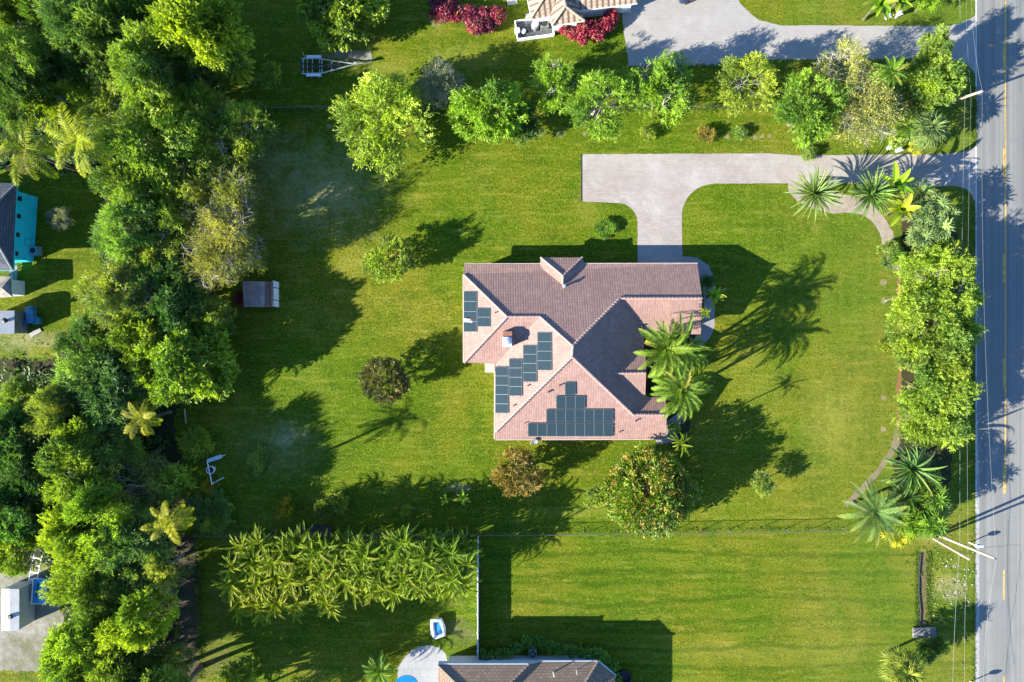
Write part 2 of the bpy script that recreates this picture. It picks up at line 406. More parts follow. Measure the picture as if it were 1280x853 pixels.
sheet('woodland_floor', [(-80,-40),(250,-40),(262,60),(250,120),(300,200),(298,330),(250,395),(262,470),(215,520),(228,580),(222,700),(215,900),(82,900),(80,760),(60,700),(-80,694),(-80,440),(60,452),(110,425),(150,390),(128,330),(132,240),(120,215),(-80,215)], 0.004, M_LITTER, jit=0.35, seed=2)
sheet('soil_strip', [(224,668),(243,672),(248,700),(244,740),(250,775),(246,810),(252,900),(220,900),(222,780),(219,720)], 0.008, M_SOIL, jit=0.35, seed=3)
sheet('rock_yard', [(-40,700),(40,697),(72,735),(78,775),(76,822),(60,840),(-40,838)], 0.008, M_YARD, jit=0.25, seed=4)
sheet('trailer_gravel', [(418,64),(462,64),(466,76),(440,76),(418,70)], 0.004, M_YARD, jit=0.12, seed=5)
sheet('gravel_bed', [(984,205),(1000,205),(1002,232),(1010,245),(1030,238),(1055,243),(1085,250),(1104,270),(1116,290),(1121,318),(1124,337),(1116,338),(1107,330),(1104,312),(1100,292),(1090,277),(1077,268),(1060,266),(1040,267),(1020,262),(998,253),(986,240)], 0.008, M_GRAVEL, jit=0.04, seed=6)
sheet('gravel_border', [(1121,535),(1126,552),(1119,566),(1102,590),(1084,610),(1064,630),(1059,634),(1055,631),(1058,625),(1078,606),(1096,585),(1112,562)], 0.008, M_BORDER, jit=0.12, seed=7)
sheet('mulch_strip', [(1121,337),(1126,337),(1127,420),(1126,535),(1121,535),(1122,440)], 0.012, M_MULCH, jit=0.16, seed=8)
sheet('hedge_soil', [(1127,262),(1190,258),(1196,300),(1200,480),(1192,560),(1180,660),(1130,672),(1110,660),(1120,560),(1128,530)], 0.004, M_LITTER, jit=0.2, seed=9)
sheet('ditch', [(1148,690),(1158,690),(1161,730),(1158,785),(1148,785),(1147,735)], 0.004, M_DITCH, jit=0.15, seed=10)
sheet('palm_hedge_soil', [(290,680),(592,676),(590,728),(450,734),(420,744),(310,748),(288,725)], 0.004, M_LITTER, jit=0.3, seed=12)
for i, (x, y, r) in enumerate(((661,167,3.6),(750,157,3.6),(731,168,3.0),(809,169,4.5),(909,171,3.2),(944,172,3),(953,171,2.6),(962,170,2.4),(1104,353,3.6),(1105,376,3.6),(1104,498,3.2),(1104,537,3.2),(411,158,3.2))):
    sheet('mulch_ring', arc(x, y, r, 0, 350, 14), 0.008, M_RING, jit=0.12, seed=20+i)
sheet('planting_soil', [(800,415),(868,415),(872,470),(862,530),(860,560),(838,560),(832,500),(806,490)], 0.008, M_LITTER, jit=0.12, seed=40)

# road
xr0, xr1 = S(1219-640), S(1294-640)
mb = MB(); mb.add([(xr0,-350,0.02),(xr1,-350,0.02),(xr1,350,0.02),(xr0,350,0.02)], [(0,1,2,3)])
tag(mb.build('road', M_ROAD), kind='structure')
M_EDGE = plain('edge_line_paint', (0.52,0.52,0.50), 0.7, 0.2, 3.0)
M_YELLOW = plain('yellow_line_paint', (0.52,0.33,0.07), 0.7, 0.25, 2.0)
M_SHOULDER = dirt_mat('shoulder_concrete', (0.33,0.325,0.31), (0.27,0.265,0.255), 0.4, None, 0.2)
mb = MB(); mb.add([(S(1219.6-640),-350,0.024),(S(1225-640),-350,0.024),(S(1224-640),S(426.5-600),0.024),(S(1221.4-640),S(426.5-520),0.024),(S(1219.6-640),S(426.5-520),0.024)], [(0,1,2,3,4)])
tag(mb.build('road_shoulder', M_SHOULDER), kind='structure')
mb = MB(); x = S(1219.9-640); mb.add([(x-0.06,-19,0.028),(x+0.06,-19,0.028),(x+0.06,350,0.028),(x-0.06,350,0.028)], [(0,1,2,3)])
tag(mb.build('road_edge_line', M_EDGE), kind='structure')
mb = MB()
for i in range(-12, 12):
    y0 = S(426.5 - (713 + 132*i)); y1 = y0 - S(37)
    xx = S(1254.6-640); mb.add([(xx-0.08,y1,0.024),(xx+0.08,y1,0.024),(xx+0.08,y0,0.024),(xx-0.08,y0,0.024)], [(0,1,2,3)])
xx = S(1256.6-640); mb.add([(xx-0.075,S(426.5-616),0.024),(xx+0.075,S(426.5-616),0.024),(xx+0.075,350,0.024),(xx-0.075,350,0.024)], [(0,1,2,3)])
tag(mb.build('road_centre_line', M_YELLOW), kind='structure')
M_SEAL = plain('crack_sealant', (0.07,0.07,0.07), 0.6, 0.2, 4.0)
def crack(pts, w, seed):
    rr = random.Random(seed); W = [Vector(P(*p)) for p in pts]; L = []; Rr = []
    for a, b in zip(W, W[1:]):
        m = max(2, int((b-a).length/0.5)); n = Vector((-(b-a).y, (b-a).x, 0)).normalized()
        for q in range(m):
            p = a.lerp(b, q/m) + n*rr.uniform(-.05,.05); ww = w*rr.uniform(.4,1.2); L.append(p+n*ww); Rr.append(p-n*ww)
    vs = [(p.x,p.y,0.026) for p in L+Rr]; n = len(L)
    mb = MB(); mb.add(vs, [(i, i+1, n+i+1, n+i) for i in range(n-1)])
    tag(mb.build('road_crack', M_SEAL), kind='structure')
crack([(1276,690),(1270,740),(1262,790),(1255,853)], 0.025, 1)
crack([(1270,0),(1273,60),(1276,120)], 0.02, 2)
crack([(1232,684),(1280,681)], 0.025, 3)

# drives
drv = [(727,193),(960,192),(1000,195),(1050,194),(1140,193)] + [(1175,193),(1205,190),(1219,184)] + [(1222,184),(1222,262),(1219,252)] + arc(1195,256,23,15,90,6) + \
      [(1150,233),(1090,231),(1040,229),(985,229.5)] + [(893,229.5)] + arc(893,271,41,92,180,10) + [(853,300),(853,345),(797,345),(797,300),(797,285)] + arc(772,279,25,0,88,8) + [(728,252)]
sheet('driveway', drv, 0.012, M_DRIVE, jit=0.025, step=0.5, seed=50)
sheet('neighbour_driveway', [(776,-60),(912,-60),(918,-6),(930,10),(948,25),(975,32),(1186,33),(1204,28),(1219,20),(1222,20),(1222,97),(1217,90),(1209,80),(1196,75),(1100,74),(960,74.5),(900,82),(786,83),(778,28)], 0.012, M_DRIVE2, jit=0.04, seed=51)
sheet('front_walk', [(851,320),(870,322),(886,332),(893,350),(894,385),(893,410),(886,424),(874,434),(862,432),(876,412),(880,385),(878,352),(864,338),(850,336)], 0.016, M_WALK, jit=0.03, seed=52)
sheet('side_walk', [(832,528),(848,516),(852,524),(842,552),(822,556),(818,546),(832,546)], 0.016, M_WALK, jit=0.03, seed=53)
M_EDGING = plain('dark_edging', (0.035,0.03,0.025), 0.8, 0.2, 5.0)
mb = MB()
for a, b in (((727,193),(727.4,252)),):
    A, B = P(*a), P(*b); mb.box(((A[0]+B[0])/2-0.05, (A[1]+B[1])/2, 0.03), (0.08, abs(A[1]-B[1]), 0.06))
tag(mb.build('lawn_edging', M_EDGING), 'dark edging strip along the west end of the paver driveway', 'edging')

# ---------------------------------------------------------------- roofs
def on_plane(px, py, pl):
    """site-plan position on the plane z = a + b x + c y"""
    a, b, c = pl; s = b*(px-640)*G + c*(426.5-py)*G
    z = (a + s)/(1 + s/H); return P(px, py, z)
def uv_roof(me):
    uvl = me.uv_layers.new(name='UVMap')
    for p in me.polygons:
        n = p.normal; t = Vector((0,0,1)).cross(n)
        t = t.normalized() if t.length > 1e-4 else Vector((1,0,0))
        w = n.cross(t)
        for li in p.loop_indices:
            co = me.vertices[me.loops[li].vertex_index].co
            uvl.data[li].uv = (co.dot(t), co.dot(w))
def roof_solid(name, V, F, zbot, mats, parent, extra=()):
    """tiled slopes F over the named corners V, a fascia down to zbot all round and a flat soffit"""
    keys = list(V); idx = {k: i for i, k in enumerate(keys)}
    vs = [Vector(V[k]) for k in keys]; fs = []; mi = []
    edges = {}
    for f in F:
        ids = [idx[k] for k in f]
        n = Vector((0,0,0))
        for i in range(len(ids)):
            a, b = vs[ids[i]], vs[ids[(i+1) % len(ids)]]
            n += Vector(((a.y-b.y)*(a.z+b.z), (a.z-b.z)*(a.x+b.x), (a.x-b.x)*(a.y+b.y)))
        if n.z < 0: ids = ids[::-1]
        fs.append(tuple(ids)); mi.append(0)
        for i in range(len(ids)):
            edges[(ids[i], ids[(i+1) % len(ids)])] = 1
    bd = [(a, b) for (a, b) in edges if (b, a) not in edges]
    low = {}
    for a, b in bd:
        for q in (a, b):
            if q not in low:
                low[q] = len(vs); vs.append(Vector((vs[q].x, vs[q].y, zbot)))
    for a, b in bd:
        fs.append((b, a, low[a], low[b])); mi.append(1)
    nxt = dict(bd); start = bd[0][0]; ring = [start]; c = nxt[start]
    while c != start and len(ring) < 200: ring.append(c); c = nxt[c]
    fs.append(tuple(low[q] for q in ring)[::-1]); mi.append(1)
    me = bpy.data.meshes.new(name); me.from_pydata([tuple(v) for v in vs], [], fs); me.update()
    for p, m in zip(me.polygons, mi): p.material_index = m
    uv_roof(me)
    o = obj(name, me, mats, parent)
    return o, [tuple(vs[q]) for q in ring], {k: tuple(vs[idx[k]]) for k in keys}
def caps(mb, a, b, r=0.14, step=0.38):
    """a run of lapped half-round cap tiles"""
    a, b = Vector(a), Vector(b); L = (b-a).length; n = max(2, int(L/step)); pts = []; rad = []
    for i in range(n):
        t0, t1 = i/n, (i+0.97)/n
        pts += [a.lerp(b, t0), a.lerp(b, t1)]; rad += [r*1.12, r*0.88]
    mb.tube(pts, rad, 7)

# the main house --------------------------------------------------
hx, hy, _ = P(715, 440)
house = empty('house', (hx, hy, 0), 0, 'large house with pink barrel tile hip roof and three solar arrays', 'house')
def child_mesh(mbuilder, name, mat, parent=house, smooth=False):
    o = mbuilder.build(name, mat, None, smooth=smooth)
    o.parent = parent; o.matrix_parent_inverse = Matrix.Translation(-Vector(parent.location))
    return o
def reparent(o, parent):
    o.parent = parent; o.matrix_parent_inverse = Matrix.Translation(-Vector(parent.location)); return o
PN = (2.7 + .5*8.34, 0, -.5); PW = (3.05 + .5*1.82, .5, 0); PE = (7.1 + .5*6.28, -.5, 0)
PS = (7.1 + .5*1.6, 0, .5); PWW = (3.05 + .5*5.19, .5, 0); PWS = (5.5 - .5*2.55, 0, .5)
PES = (4.6 - .5*4.53, 0, .5); PSN = (3.9 - .5*7.9, 0, -.5)
o_ = on_plane
V = dict(nw=o_(580,330.8,PN), nw2=o_(580,343.4,PN), rw=o_(634,396,PN), rm=o_(675,396,PN), pk=o_(716,432.5,PN), pk2=o_(715,446,PS),
         re=o_(775,373,PN), ree=o_(877.8,373,PN), ne=o_(872,330,PN), wsw=o_(580.3,453,PWW), vs=o_(619.3,455.5,PWS),
         sw=o_(619,540,PW), sw2=o_(619,549,PS), se=o_(832,548.5,PS), sr=o_(791.6,518.6,PE), sre=o_(833.5,518.6,PS),
         sne=P(831.8,496.8,3.05), sv=o_(810,496.8,PE), ec=o_(806.5,494,PE), ec2=o_(804.5,410,PE), es=o_(806.0,418,PES), ese=o_(876,418,PES))
def setz(k, z, px, py): V[k] = P(px, py, z)
setz('pk', 7.1, 716, 432.5); setz('pk2', 7.1, 715, 446); setz('rw', 5.5, 634, 396); setz('rm', 5.5, 675, 396)
setz('re', 4.58, 775, 373); setz('ree', 4.58, 877.8, 373); setz('sr', 3.92, 791.6, 518.6); setz('sre', 3.92, 833.5, 518.6)
setz('sne', 3.0, 831.8, 496.8); setz('sv', 3.0, 810, 496.8); setz('ec', 3.05, 806.2, 492); setz('vs', 3.05, 619.3, 455); setz('wsw', 3.05, 580.3, 453.3)
setz('sw', 3.03, 619, 540); setz('nw2', 3.05, 580, 343.4)
F = [('nw','nw2','rw','rm','pk','re','ree','ne'), ('nw2','wsw','rw'), ('wsw','vs','rm','rw'), ('vs','sw','pk2','pk','rm'),
     ('sw','sw2','se','sre','sr','pk2'), ('pk','pk2','sr','sv','ec','ec2','re'), ('sr','sre','sne','sv'), ('re','ec2','es','ese','ree')]
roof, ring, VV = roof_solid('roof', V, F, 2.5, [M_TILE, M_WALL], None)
reparent(roof, house)
# walls set in under the soffit
cx = sum(p[0] for p in ring)/len(ring); cy = sum(p[1] for p in ring)/len(ring)
def inset(ring, d):
    n = len(ring); out = []
    area = sum(ring[i][0]*ring[(i+1)%n][1]-ring[(i+1)%n][0]*ring[i][1] for i in range(n))
    sgn = 1 if area > 0 else -1
    pts = [Vector(p[:2]) for p in ring]
    for i in range(n):
        p0, p1, p2 = pts[i-1], pts[i], pts[(i+1)%n]
        e1 = (p1-p0); e2 = (p2-p1)
        if e1.length < 1e-4 or e2.length < 1e-4: continue
        e1.normalize(); e2.normalize()
        n1 = Vector((-e1.y, e1.x))*sgn; n2 = Vector((-e2.y, e2.x))*sgn
        bis = n1+n2
        if bis.length < 1e-3: continue
        bis.normalize(); c = max(0.35, bis.dot(n1)); out.append(p1 + bis*(d/c))
    return [(p.x, p.y) for p in out]
wallring = inset([P2 for P2 in ring if True], 0.55)
mb = MB(); mb.prism(wallring, 0.0, 2.5); child_mesh(mb, 'wall', M_WALL)
# dormers
def dormer(V, F, zb, name):
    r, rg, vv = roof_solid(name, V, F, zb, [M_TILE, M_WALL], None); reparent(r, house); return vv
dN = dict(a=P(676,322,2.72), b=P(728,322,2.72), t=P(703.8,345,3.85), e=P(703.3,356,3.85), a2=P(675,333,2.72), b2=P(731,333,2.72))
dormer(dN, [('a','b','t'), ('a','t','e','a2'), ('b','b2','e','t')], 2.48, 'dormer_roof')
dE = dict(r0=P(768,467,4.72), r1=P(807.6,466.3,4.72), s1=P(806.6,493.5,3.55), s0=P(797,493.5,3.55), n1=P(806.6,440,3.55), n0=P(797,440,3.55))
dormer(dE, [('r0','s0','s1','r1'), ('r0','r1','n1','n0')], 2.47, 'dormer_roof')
mb = MB(); mb.prism([P(682,326)[:2], P(724,326)[:2], P(724,338)[:2], P(682,338)[:2]][::-1], 0, 2.48); child_mesh(mb, 'porch_wall', M_WALL)
up = Vector((0,0,0.03))
rc = MB()
def cp(a, b, r=0.15): caps(rc, Vector(a)+up, Vector(b)+up, r)
for a, b in (('nw2','rw'),('rw','rm'),('rm','pk'),('pk','pk2'),('pk2','sw'),('pk2','sr'),('pk','re'),('re','ree'),('sr','sre'),('wsw','rw')): cp(V[a], V[b], 0.12 if b in ('rw','rm','pk') and a != 'wsw' else 0.16)
cp(dN['a'], dN['t'], .12); cp(dN['b'], dN['t'], .12); cp(dN['t'], dN['e'], .12); cp(dE['r0'], dE['r1'], .14)
child_mesh(rc, 'ridge_cap', M_RIDGE)
# light metal gutters round the eaves
M_GUT = plain('cream_gutter', (0.42,0.33,0.29), 0.5, 0.1, 2.0)
for a, b in (('nw','ne'),('nw2','wsw'),('sw2','se'),('vs','sw2'),('es','ese')):
    g = MB(); A, B = Vector(V[a]), Vector(V[b]); d = (B-A); d.z = 0; d.normalize(); nrm = Vector((d.y, -d.x, 0))
    mid = (A+B)/2
    if (mid + nrm*0.1 - Vector((hx,hy,mid.z))).length < (mid - Vector((hx,hy,mid.z))).length: nrm = -nrm
    A.z = B.z = min(A.z, B.z)
    off = nrm*0.075; g.tube([A+off-Vector((0,0,0.06)), B+off-Vector((0,0,0.06))], 0.065, 6); child_mesh(g, 'gutter', M_GUT)
# low flat roof in the crook of the west side
a, b = P(606,452.5,2.75), P(618.3,466,2.75)
mb = MB(); mb.box(((a[0]+b[0])/2,(a[1]+b[1])/2,2.70),(abs(a[0]-b[0]),abs(a[1]-b[1]),0.12)); mb.box(((a[0]+b[0])/2+.1,(a[1]+b[1])/2+.05,1.32),(abs(a[0]-b[0])-.4,abs(a[1]-b[1])-.3,2.64)); child_mesh(mb, 'flat_porch_roof', plain('cream_slab',(0.37,0.32,0.25),0.8,0.08,2))
# solar panels
def solar(px0, py0, px1, py1, pl):
    cs = [Vector(o_(px0,py1,pl)), Vector(o_(px1,py1,pl)), Vector(o_(px1,py0,pl)), Vector(o_(px0,py0,pl))]
    n = (cs[1]-cs[0]).cross(cs[3]-cs[0]).normalized()
    cs = [c + n*0.13 for c in cs]; ctr = sum(cs, Vector())/4
    cs = [ctr + (c-ctr)*0.996 for c in cs]
    inn = [ctr + (c-ctr)*1.0 for c in cs]
    e1 = (cs[1]-cs[0]).normalized(); e2 = (cs[3]-cs[0]).normalized(); fw = 0.018
    ii = [cs[0]+e1*fw+e2*fw, cs[1]-e1*fw+e2*fw, cs[2]-e1*fw-e2*fw, cs[3]+e1*fw-e2*fw]
    vs = cs + ii + [c - n*0.05 for c in cs]
    fs = [(4,5,6,7),(0,1,5,4),(1,2,6,5),(2,3,7,6),(3,0,4,7),(8,9,1,0),(9,10,2,1),(10,11,3,2),(11,8,0,3),(11,10,9,8)]
    me = bpy.data.meshes.new('solar_panel'); me.from_pydata([tuple(v) for v in vs], [], fs); me.update()
    me.materials.append(M_PANEL); me.materials.append(M_PFRAME)
    for i, p in enumerate(me.polygons): p.material_index = 0 if i == 0 else 1
    uvl = me.uv_layers.new(name='UVMap')
    for p in me.polygons:
        for li in p.loop_indices:
            co = Vector(me.vertices[me.loops[li].vertex_index].co) - ii[0]
            uvl.data[li].uv = (co.dot(e1), co.dot(e2))
    reparent(obj('solar_panel', me), house)
def block(x0, y0, x1, y1, nx, ny, pl):
    for i in range(nx):
        for j in range(ny):
            solar(x0+(x1-x0)*i/nx, y0+(y1-y0)*j/ny, x0+(x1-x0)*(i+1)/nx, y0+(y1-y0)*(j+1)/ny, pl)
block(580.3,364.5,596.6,415,1,4,PWW); block(597.4,385,613.8,408.5,1,2,PWW)
block(619.8,458.5,636,516.5,1,5,PW); block(637,448.5,653.3,495,1,4,PW); block(654.4,431.5,671.4,477.5,1,4,PW); block(672.2,415.5,690,463,1,4,PW)
block(660,528.5,766,544.8,9,1,PS); block(683,511.2,766,527.4,7,1,PS); block(695.3,494.3,731,510.2,3,1,PS); block(706.2,477.3,719,493.2,1,1,PS)
# rails under the panels show as pale lines
rl = MB()
def rail(px0, py0, px1, py1, pl):
    A, B = Vector(o_(px0,py0,pl)), Vector(o_(px1,py1,pl)); u3 = Vector((0,0,0.07)); rl.tube([A+u3, B+u3], 0.035, 5)
for y in (532,541): rail(658,y,767.5,y,PS)
for y in (515,524): rail(681.5,y,767.5,y,PS)
for y in (498,507): rail(693.5,y,732,y,PS)
for x, y0, y1 in ((623,457,518),(632,457,518),(641,447,496.5),(649.5,447,496.5),(659,430,479),(667,430,479),(677,414,464.5),(685,414,464.5)): rail(x,y0,x,y1,PW)
child_mesh(rl, 'panel_rail', M_ALU)
q = Vector(o_(586.5,401,PWW)); mb = MB(); mb.box((q.x,q.y,q.z+.25),(1.15,0.36,0.12), R(-4), bev=0.02); mb.box((q.x+.25,q.y+.1,q.z+.33),(0.3,0.3,0.1), mi=1); child_mesh(mb, 'junction_box', [M_WHITE, M_RUST])
# chimney with a white metal cap
q = Vector(o_(634.5,425.5,PWS)); ch = MB(); ch.box((q.x,q.y+.15,q.z+.3),(0.95,1.55,2.1)); c1 = child_mesh(ch, 'chimney', M_BRICK)
cm = MB(); cm.box((q.x-.03,q.y-.18,q.z+1.43),(1.0,1.05,0.10), bev=.02); cm.lathe((q.x+.05,q.y-.1,q.z+1.48),[(.30,0),(.30,.14),(.40,.16),(.12,.26)],12,1); cc = child_mesh(cm, 'chimney_cap', [plain('cap_paint',(0.5,0.56,0.62),0.35,0.1,3), M_ALU]); 
cc.parent = c1; cc.matrix_parent_inverse = Matrix.Identity(4)
for (x, y, pl, r, h, mt) in ((699,482,PS,.07,.35,M_RUST),(685.5,490,PS,.09,.3,M_RUST),(642,507,PW,.06,.3,M_RUST),(660,482,PW,.06,.25,M_DARK),(794.5,526,PS,.07,.3,M_DARK),(774,540,PS,.06,.25,M_RUST),(619.5,391,PWW,.06,.3,M_DARK),(656,529,PS,.05,.25,M_RUST),(705,358,PN,.14,.4,M_ALU),(802,408,PE,.08,.3,M_DARK)):
    q = o_(x, y, pl); mb = MB(); mb.lathe((q[0],q[1],q[2]-.1),[(r,0),(r,h+.1),(r*1.5,h+.1),(r*1.5,h+.14),(r*.5,h+.18)],9); child_mesh(mb, 'vent_pipe', mt)
q = P(668,548.5,2.6); mb = MB(); mb.lathe((0,0,0),[(.02,0),(.2,.03),(.36,.09),(.41,.13),(.39,.14),(.0,.04)],16)
mb.v = [(v[0]+q[0], v[1]*.8 - v[2]*.6 + q[1]-.25, v[1]*.6+v[2]*.8+q[2]) for v in mb.v]; 
mb.tube([(q[0]-.45,q[1]-.5,q[2]+.35),(q[0]-.2,q[1]-.2,q[2]),(q[0],q[1]-.1,q[2]-.2),(q[0],q[1]+.6,q[2]-.3)],.035,6,1); child_mesh(mb, 'satellite_dish', [M_GREYMET, M_WHITE])
# openings
def opening(name, x0, x1, y, z0, z1, face, mat, frame=M_WHITE):
    mb = MB(); d = 0.06
    if face in 'NS':
        s = 1 if face == 'N' else -1
        mb.box(((x0+x1)/2, y+s*.02, (z0+z1)/2),(x1-x0+.16,.07,z1-z0+.16)); mb.box(((x0+x1)/2, y+s*.04, (z0+z1)/2),(x1-x0,.07,z1-z0),0,1)
    else:
        s = 1 if face == 'E' else -1
        mb.box((y+s*.02,(x0+x1)/2,(z0+z1)/2),(.07,x1-x0+.16,z1-z0+.16)); mb.box((y+s*.04,(x0+x1)/2,(z0+z1)/2),(.07,x1-x0,z1-z0),0,1)
    child_mesh(mb, name, [frame, mat])
yn = V['nw'][1]-.55; ys = V['se'][1]+.55
opening('garage_door', 14.2, 19.0, yn, 0.05, 2.3, 'N', M_WHITE)
for x0 in (-3.2, 0.4, 8.8): opening('window', x0, x0+1.5, yn, 0.9, 2.2, 'N', M_GLASS)
for x0 in (0.5, 4.5, 9.0, 13.0): opening('window', x0, x0+1.8, ys, 0.8, 2.2, 'S', M_GLASS)
# ---------------------------------------------------------------- neighbouring buildings
def building(name, label, cat, V, F, zb, tile, wallm, capm, caps_, inset_d=0.45, capr=0.13):
    cx = sum(v[0] for v in V.values())/len(V); cy = sum(v[1] for v in V.values())/len(V)
    e = empty(name, (cx, cy, 0), 0, label, cat)
    r, rg, vv = roof_solid('roof', V, F, zb, [tile, wallm], None); reparent(r, e)
    mb = MB(); mb.prism(inset(rg, inset_d), 0, zb); child_mesh(mb, 'wall', wallm, e)
    if caps_:
        mb = MB()
        for a, b in caps_: caps(mb, Vector(V[a])+up, Vector(V[b])+up, capr)
        child_mesh(mb, 'ridge_cap', capm, e)
    return e
# south neighbour
M_PALEWALL = plain('pale_blue_stucco', (0.40,0.43,0.45), 0.8, 0.06, 1.5)
sb = building('brown_house', 'brown shingled house cut off by the bottom edge behind a curved hedge', 'house',
  dict(nw=P(547.5,831.3,4.0), m=P(661,830.8,4.0), n2=P(674,828,3.4), ne=P(747.5,827,3.4), c=P(769,845,3.4), e=P(769,905,3.4), es=P(747,925,3.4), sw=P(547.5,930,4.0), rw=P(597,880,5.9), rm=P(612,880,5.9), v=P(624,880,5.42), re=P(718,876,5.42)),
  [('nw','m','rm','rw'), ('m','n2','v','rm'), ('n2','ne','re','v'), ('ne','c','re'), ('c','e','re'), ('e','es','re'), ('nw','rw','sw'), ('sw','rw','rm','v','re','es')],
  3.1, M_BROWNSH, M_PALEWALL, plain('brown_cap',(0.2,0.15,0.115),.8,.15,3), [('nw','rw'),('rw','rm'),('m','rm'),('v','re'),('ne','re'),('c','re')], 0.85)
mb = MB()
for x0, x1, y, ze in ((547.5,661,831,3.98),(674,747.5,827.4,3.38)):
    A, B = Vector(P(x0,y,ze)), Vector(P(x1,y,ze)); mb.tube([A+Vector((0,.07,-.05)),B+Vector((0,.07,-.05))],.07,6)
A, B = Vector(P(747.5,827,3.38)), Vector(P(769,845,3.38)); mb.tube([A+Vector((.05,.05,-.05)),B+Vector((.05,.05,-.05))],.07,6)
child_mesh(mb, 'gutter', plain('pale_gutter',(0.42,0.48,0.52),.4,.05,2), sb)
for (x, y, z, r, h) in ((692,841,4.0,.07,.9),(720.5,838,3.85,.04,1.1)):
    q = P(x,y,z); mb = MB(); mb.lathe((q[0],q[1],q[2]-.15),[(r,0),(r,h),(r*.6,h+.05)],8); child_mesh(mb,'vent_pipe',M_WHITE,sb)
# the raised cross gable that throws the diagonal shade over the valley
dV = dict(a=P(650,845,4.9), b=P(664,830,4.12), c=P(676,828.6,4.12), d=P(690,845,4.9)) 
for i, x in enumerate((606,640)):
    A = P(x, 829.5, 3.6); mb = MB(); mb.box((A[0],A[1]-.83,2.2),(1.0,.10,1.1)); mb.box((A[0],A[1]-.82,2.2),(.84,.12,.94),0,1); child_mesh(mb,'window',[M_WHITE,M_GLASS],sb)

# north neighbour, tan tiles, turned a few degrees
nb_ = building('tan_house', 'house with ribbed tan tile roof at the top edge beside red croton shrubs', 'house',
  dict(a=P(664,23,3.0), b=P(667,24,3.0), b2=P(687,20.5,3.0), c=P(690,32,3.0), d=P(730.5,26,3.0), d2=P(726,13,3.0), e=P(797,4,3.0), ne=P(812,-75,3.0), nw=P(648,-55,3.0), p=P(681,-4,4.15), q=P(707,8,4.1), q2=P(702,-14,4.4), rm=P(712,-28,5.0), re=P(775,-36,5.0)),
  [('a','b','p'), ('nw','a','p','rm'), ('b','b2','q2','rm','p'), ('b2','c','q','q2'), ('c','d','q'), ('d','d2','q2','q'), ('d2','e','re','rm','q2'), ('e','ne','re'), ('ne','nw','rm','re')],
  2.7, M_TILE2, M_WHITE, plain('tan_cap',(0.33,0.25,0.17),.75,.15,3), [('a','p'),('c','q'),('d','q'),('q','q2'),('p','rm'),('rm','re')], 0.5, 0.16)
# equipment pad
A = P(668,37)
pad = empty('equipment_enclosure', (A[0],A[1],0), R(8), 'white walled pool equipment enclosure beside the tan roofed house', 'enclosure')
mb = MB(); mb.box((0,0,.06),(4.1,2.1,.12)); mb.build('slab', plain('dark_slab',(.07,.075,.08),.7,.3,2), pad)  # pad floor darker than the other concrete
for c, s in (((0,-1.05,.3),(4.2,.13,.6)),((-2.05,0,.3),(.10,2.1,.6)),((2.05,-.3,.3),(.10,1.4,.6)),((0,1.05,.25),(4.2,.07,.5))):
    mb = MB(); mb.box(c, s, bev=.015); mb.build('side_panel', M_WHITE, pad)
def at_pad(x, y): 
    c, s = math.cos(R(8)), math.sin(R(8)); return (A[0]+x*c-y*s, A[1]+x*s+y*c)
q = at_pad(.1,.1); mb = MB(); mb.lathe((q[0],q[1],.12),[(.42,0),(.45,.1),(.45,.8),(.3,.95),(.1,1.0)],18); mb.lathe((q[0],q[1],1.1),[(.3,0),(.32,.06),(.05,.08)],16,1)
tag(mb.build('filter_tank',[M_GREYMET,M_WHITE],smooth=False),'round grey filter tank inside the white equipment enclosure','tank')
q = at_pad(1.1,.15); e = empty('heat_pump',(q[0],q[1],.12),R(8),'square dark heat pump with fan inside the white equipment enclosure','heat pump')
mb = MB(); mb.box((0,0,.4),(.9,.9,.8),bev=.04); mb.build('casing',M_GREYMET,e); mb = MB(); mb.lathe((0,0,.8),[(.38,0),(.38,.03),(.3,.04)],18); mb.build('fan_guard',M_DARK,e)
q = at_pad(-1.25,-.2); mb = MB(); mb.lathe((q[0],q[1],.12),[(.25,0),(.25,.35),(.18,.45)],14); mb.tube([(q[0],q[1],.3),(q[0]+.5,q[1]+.1,.3),(q[0]+.9,q[1]+.1,.3)],.12,8,1); mb.tube([(q[0],q[1],.5),(q[0]-.2,q[1]+.6,.5),(q[0]+.9,q[1]+.8,.5)],.05,6,1)
tag(mb.build('pool_pump',[M_WHITE,M_DARK]),'white pool pump with black pipes inside the equipment enclosure','pump')
q = P(655.5,37.5); mb = MB(); mb.box((q[0]-.8,q[1]-.35,.45),(.55,.5,.65),R(12),bev=.06); tag(mb.build('chlorine_drum',M_WHITE),'small white drum in the west corner of the equipment enclosure','drum')
for i,(x,y,w,l,lab) in enumerate(((640,1,13,11,'larger stepping slab on the lawn at the top edge west of the tan roof'),(660,20,7,5,'small stepping slab beside the corner of the tan roof'))):
    q = P(x,y); mb = MB(); mb.box((q[0],q[1],.05),(w*G,l*G,.1),R(8),bev=.02); tag(mb.build('stepping_slab',M_CONC), lab, 'paving slab')

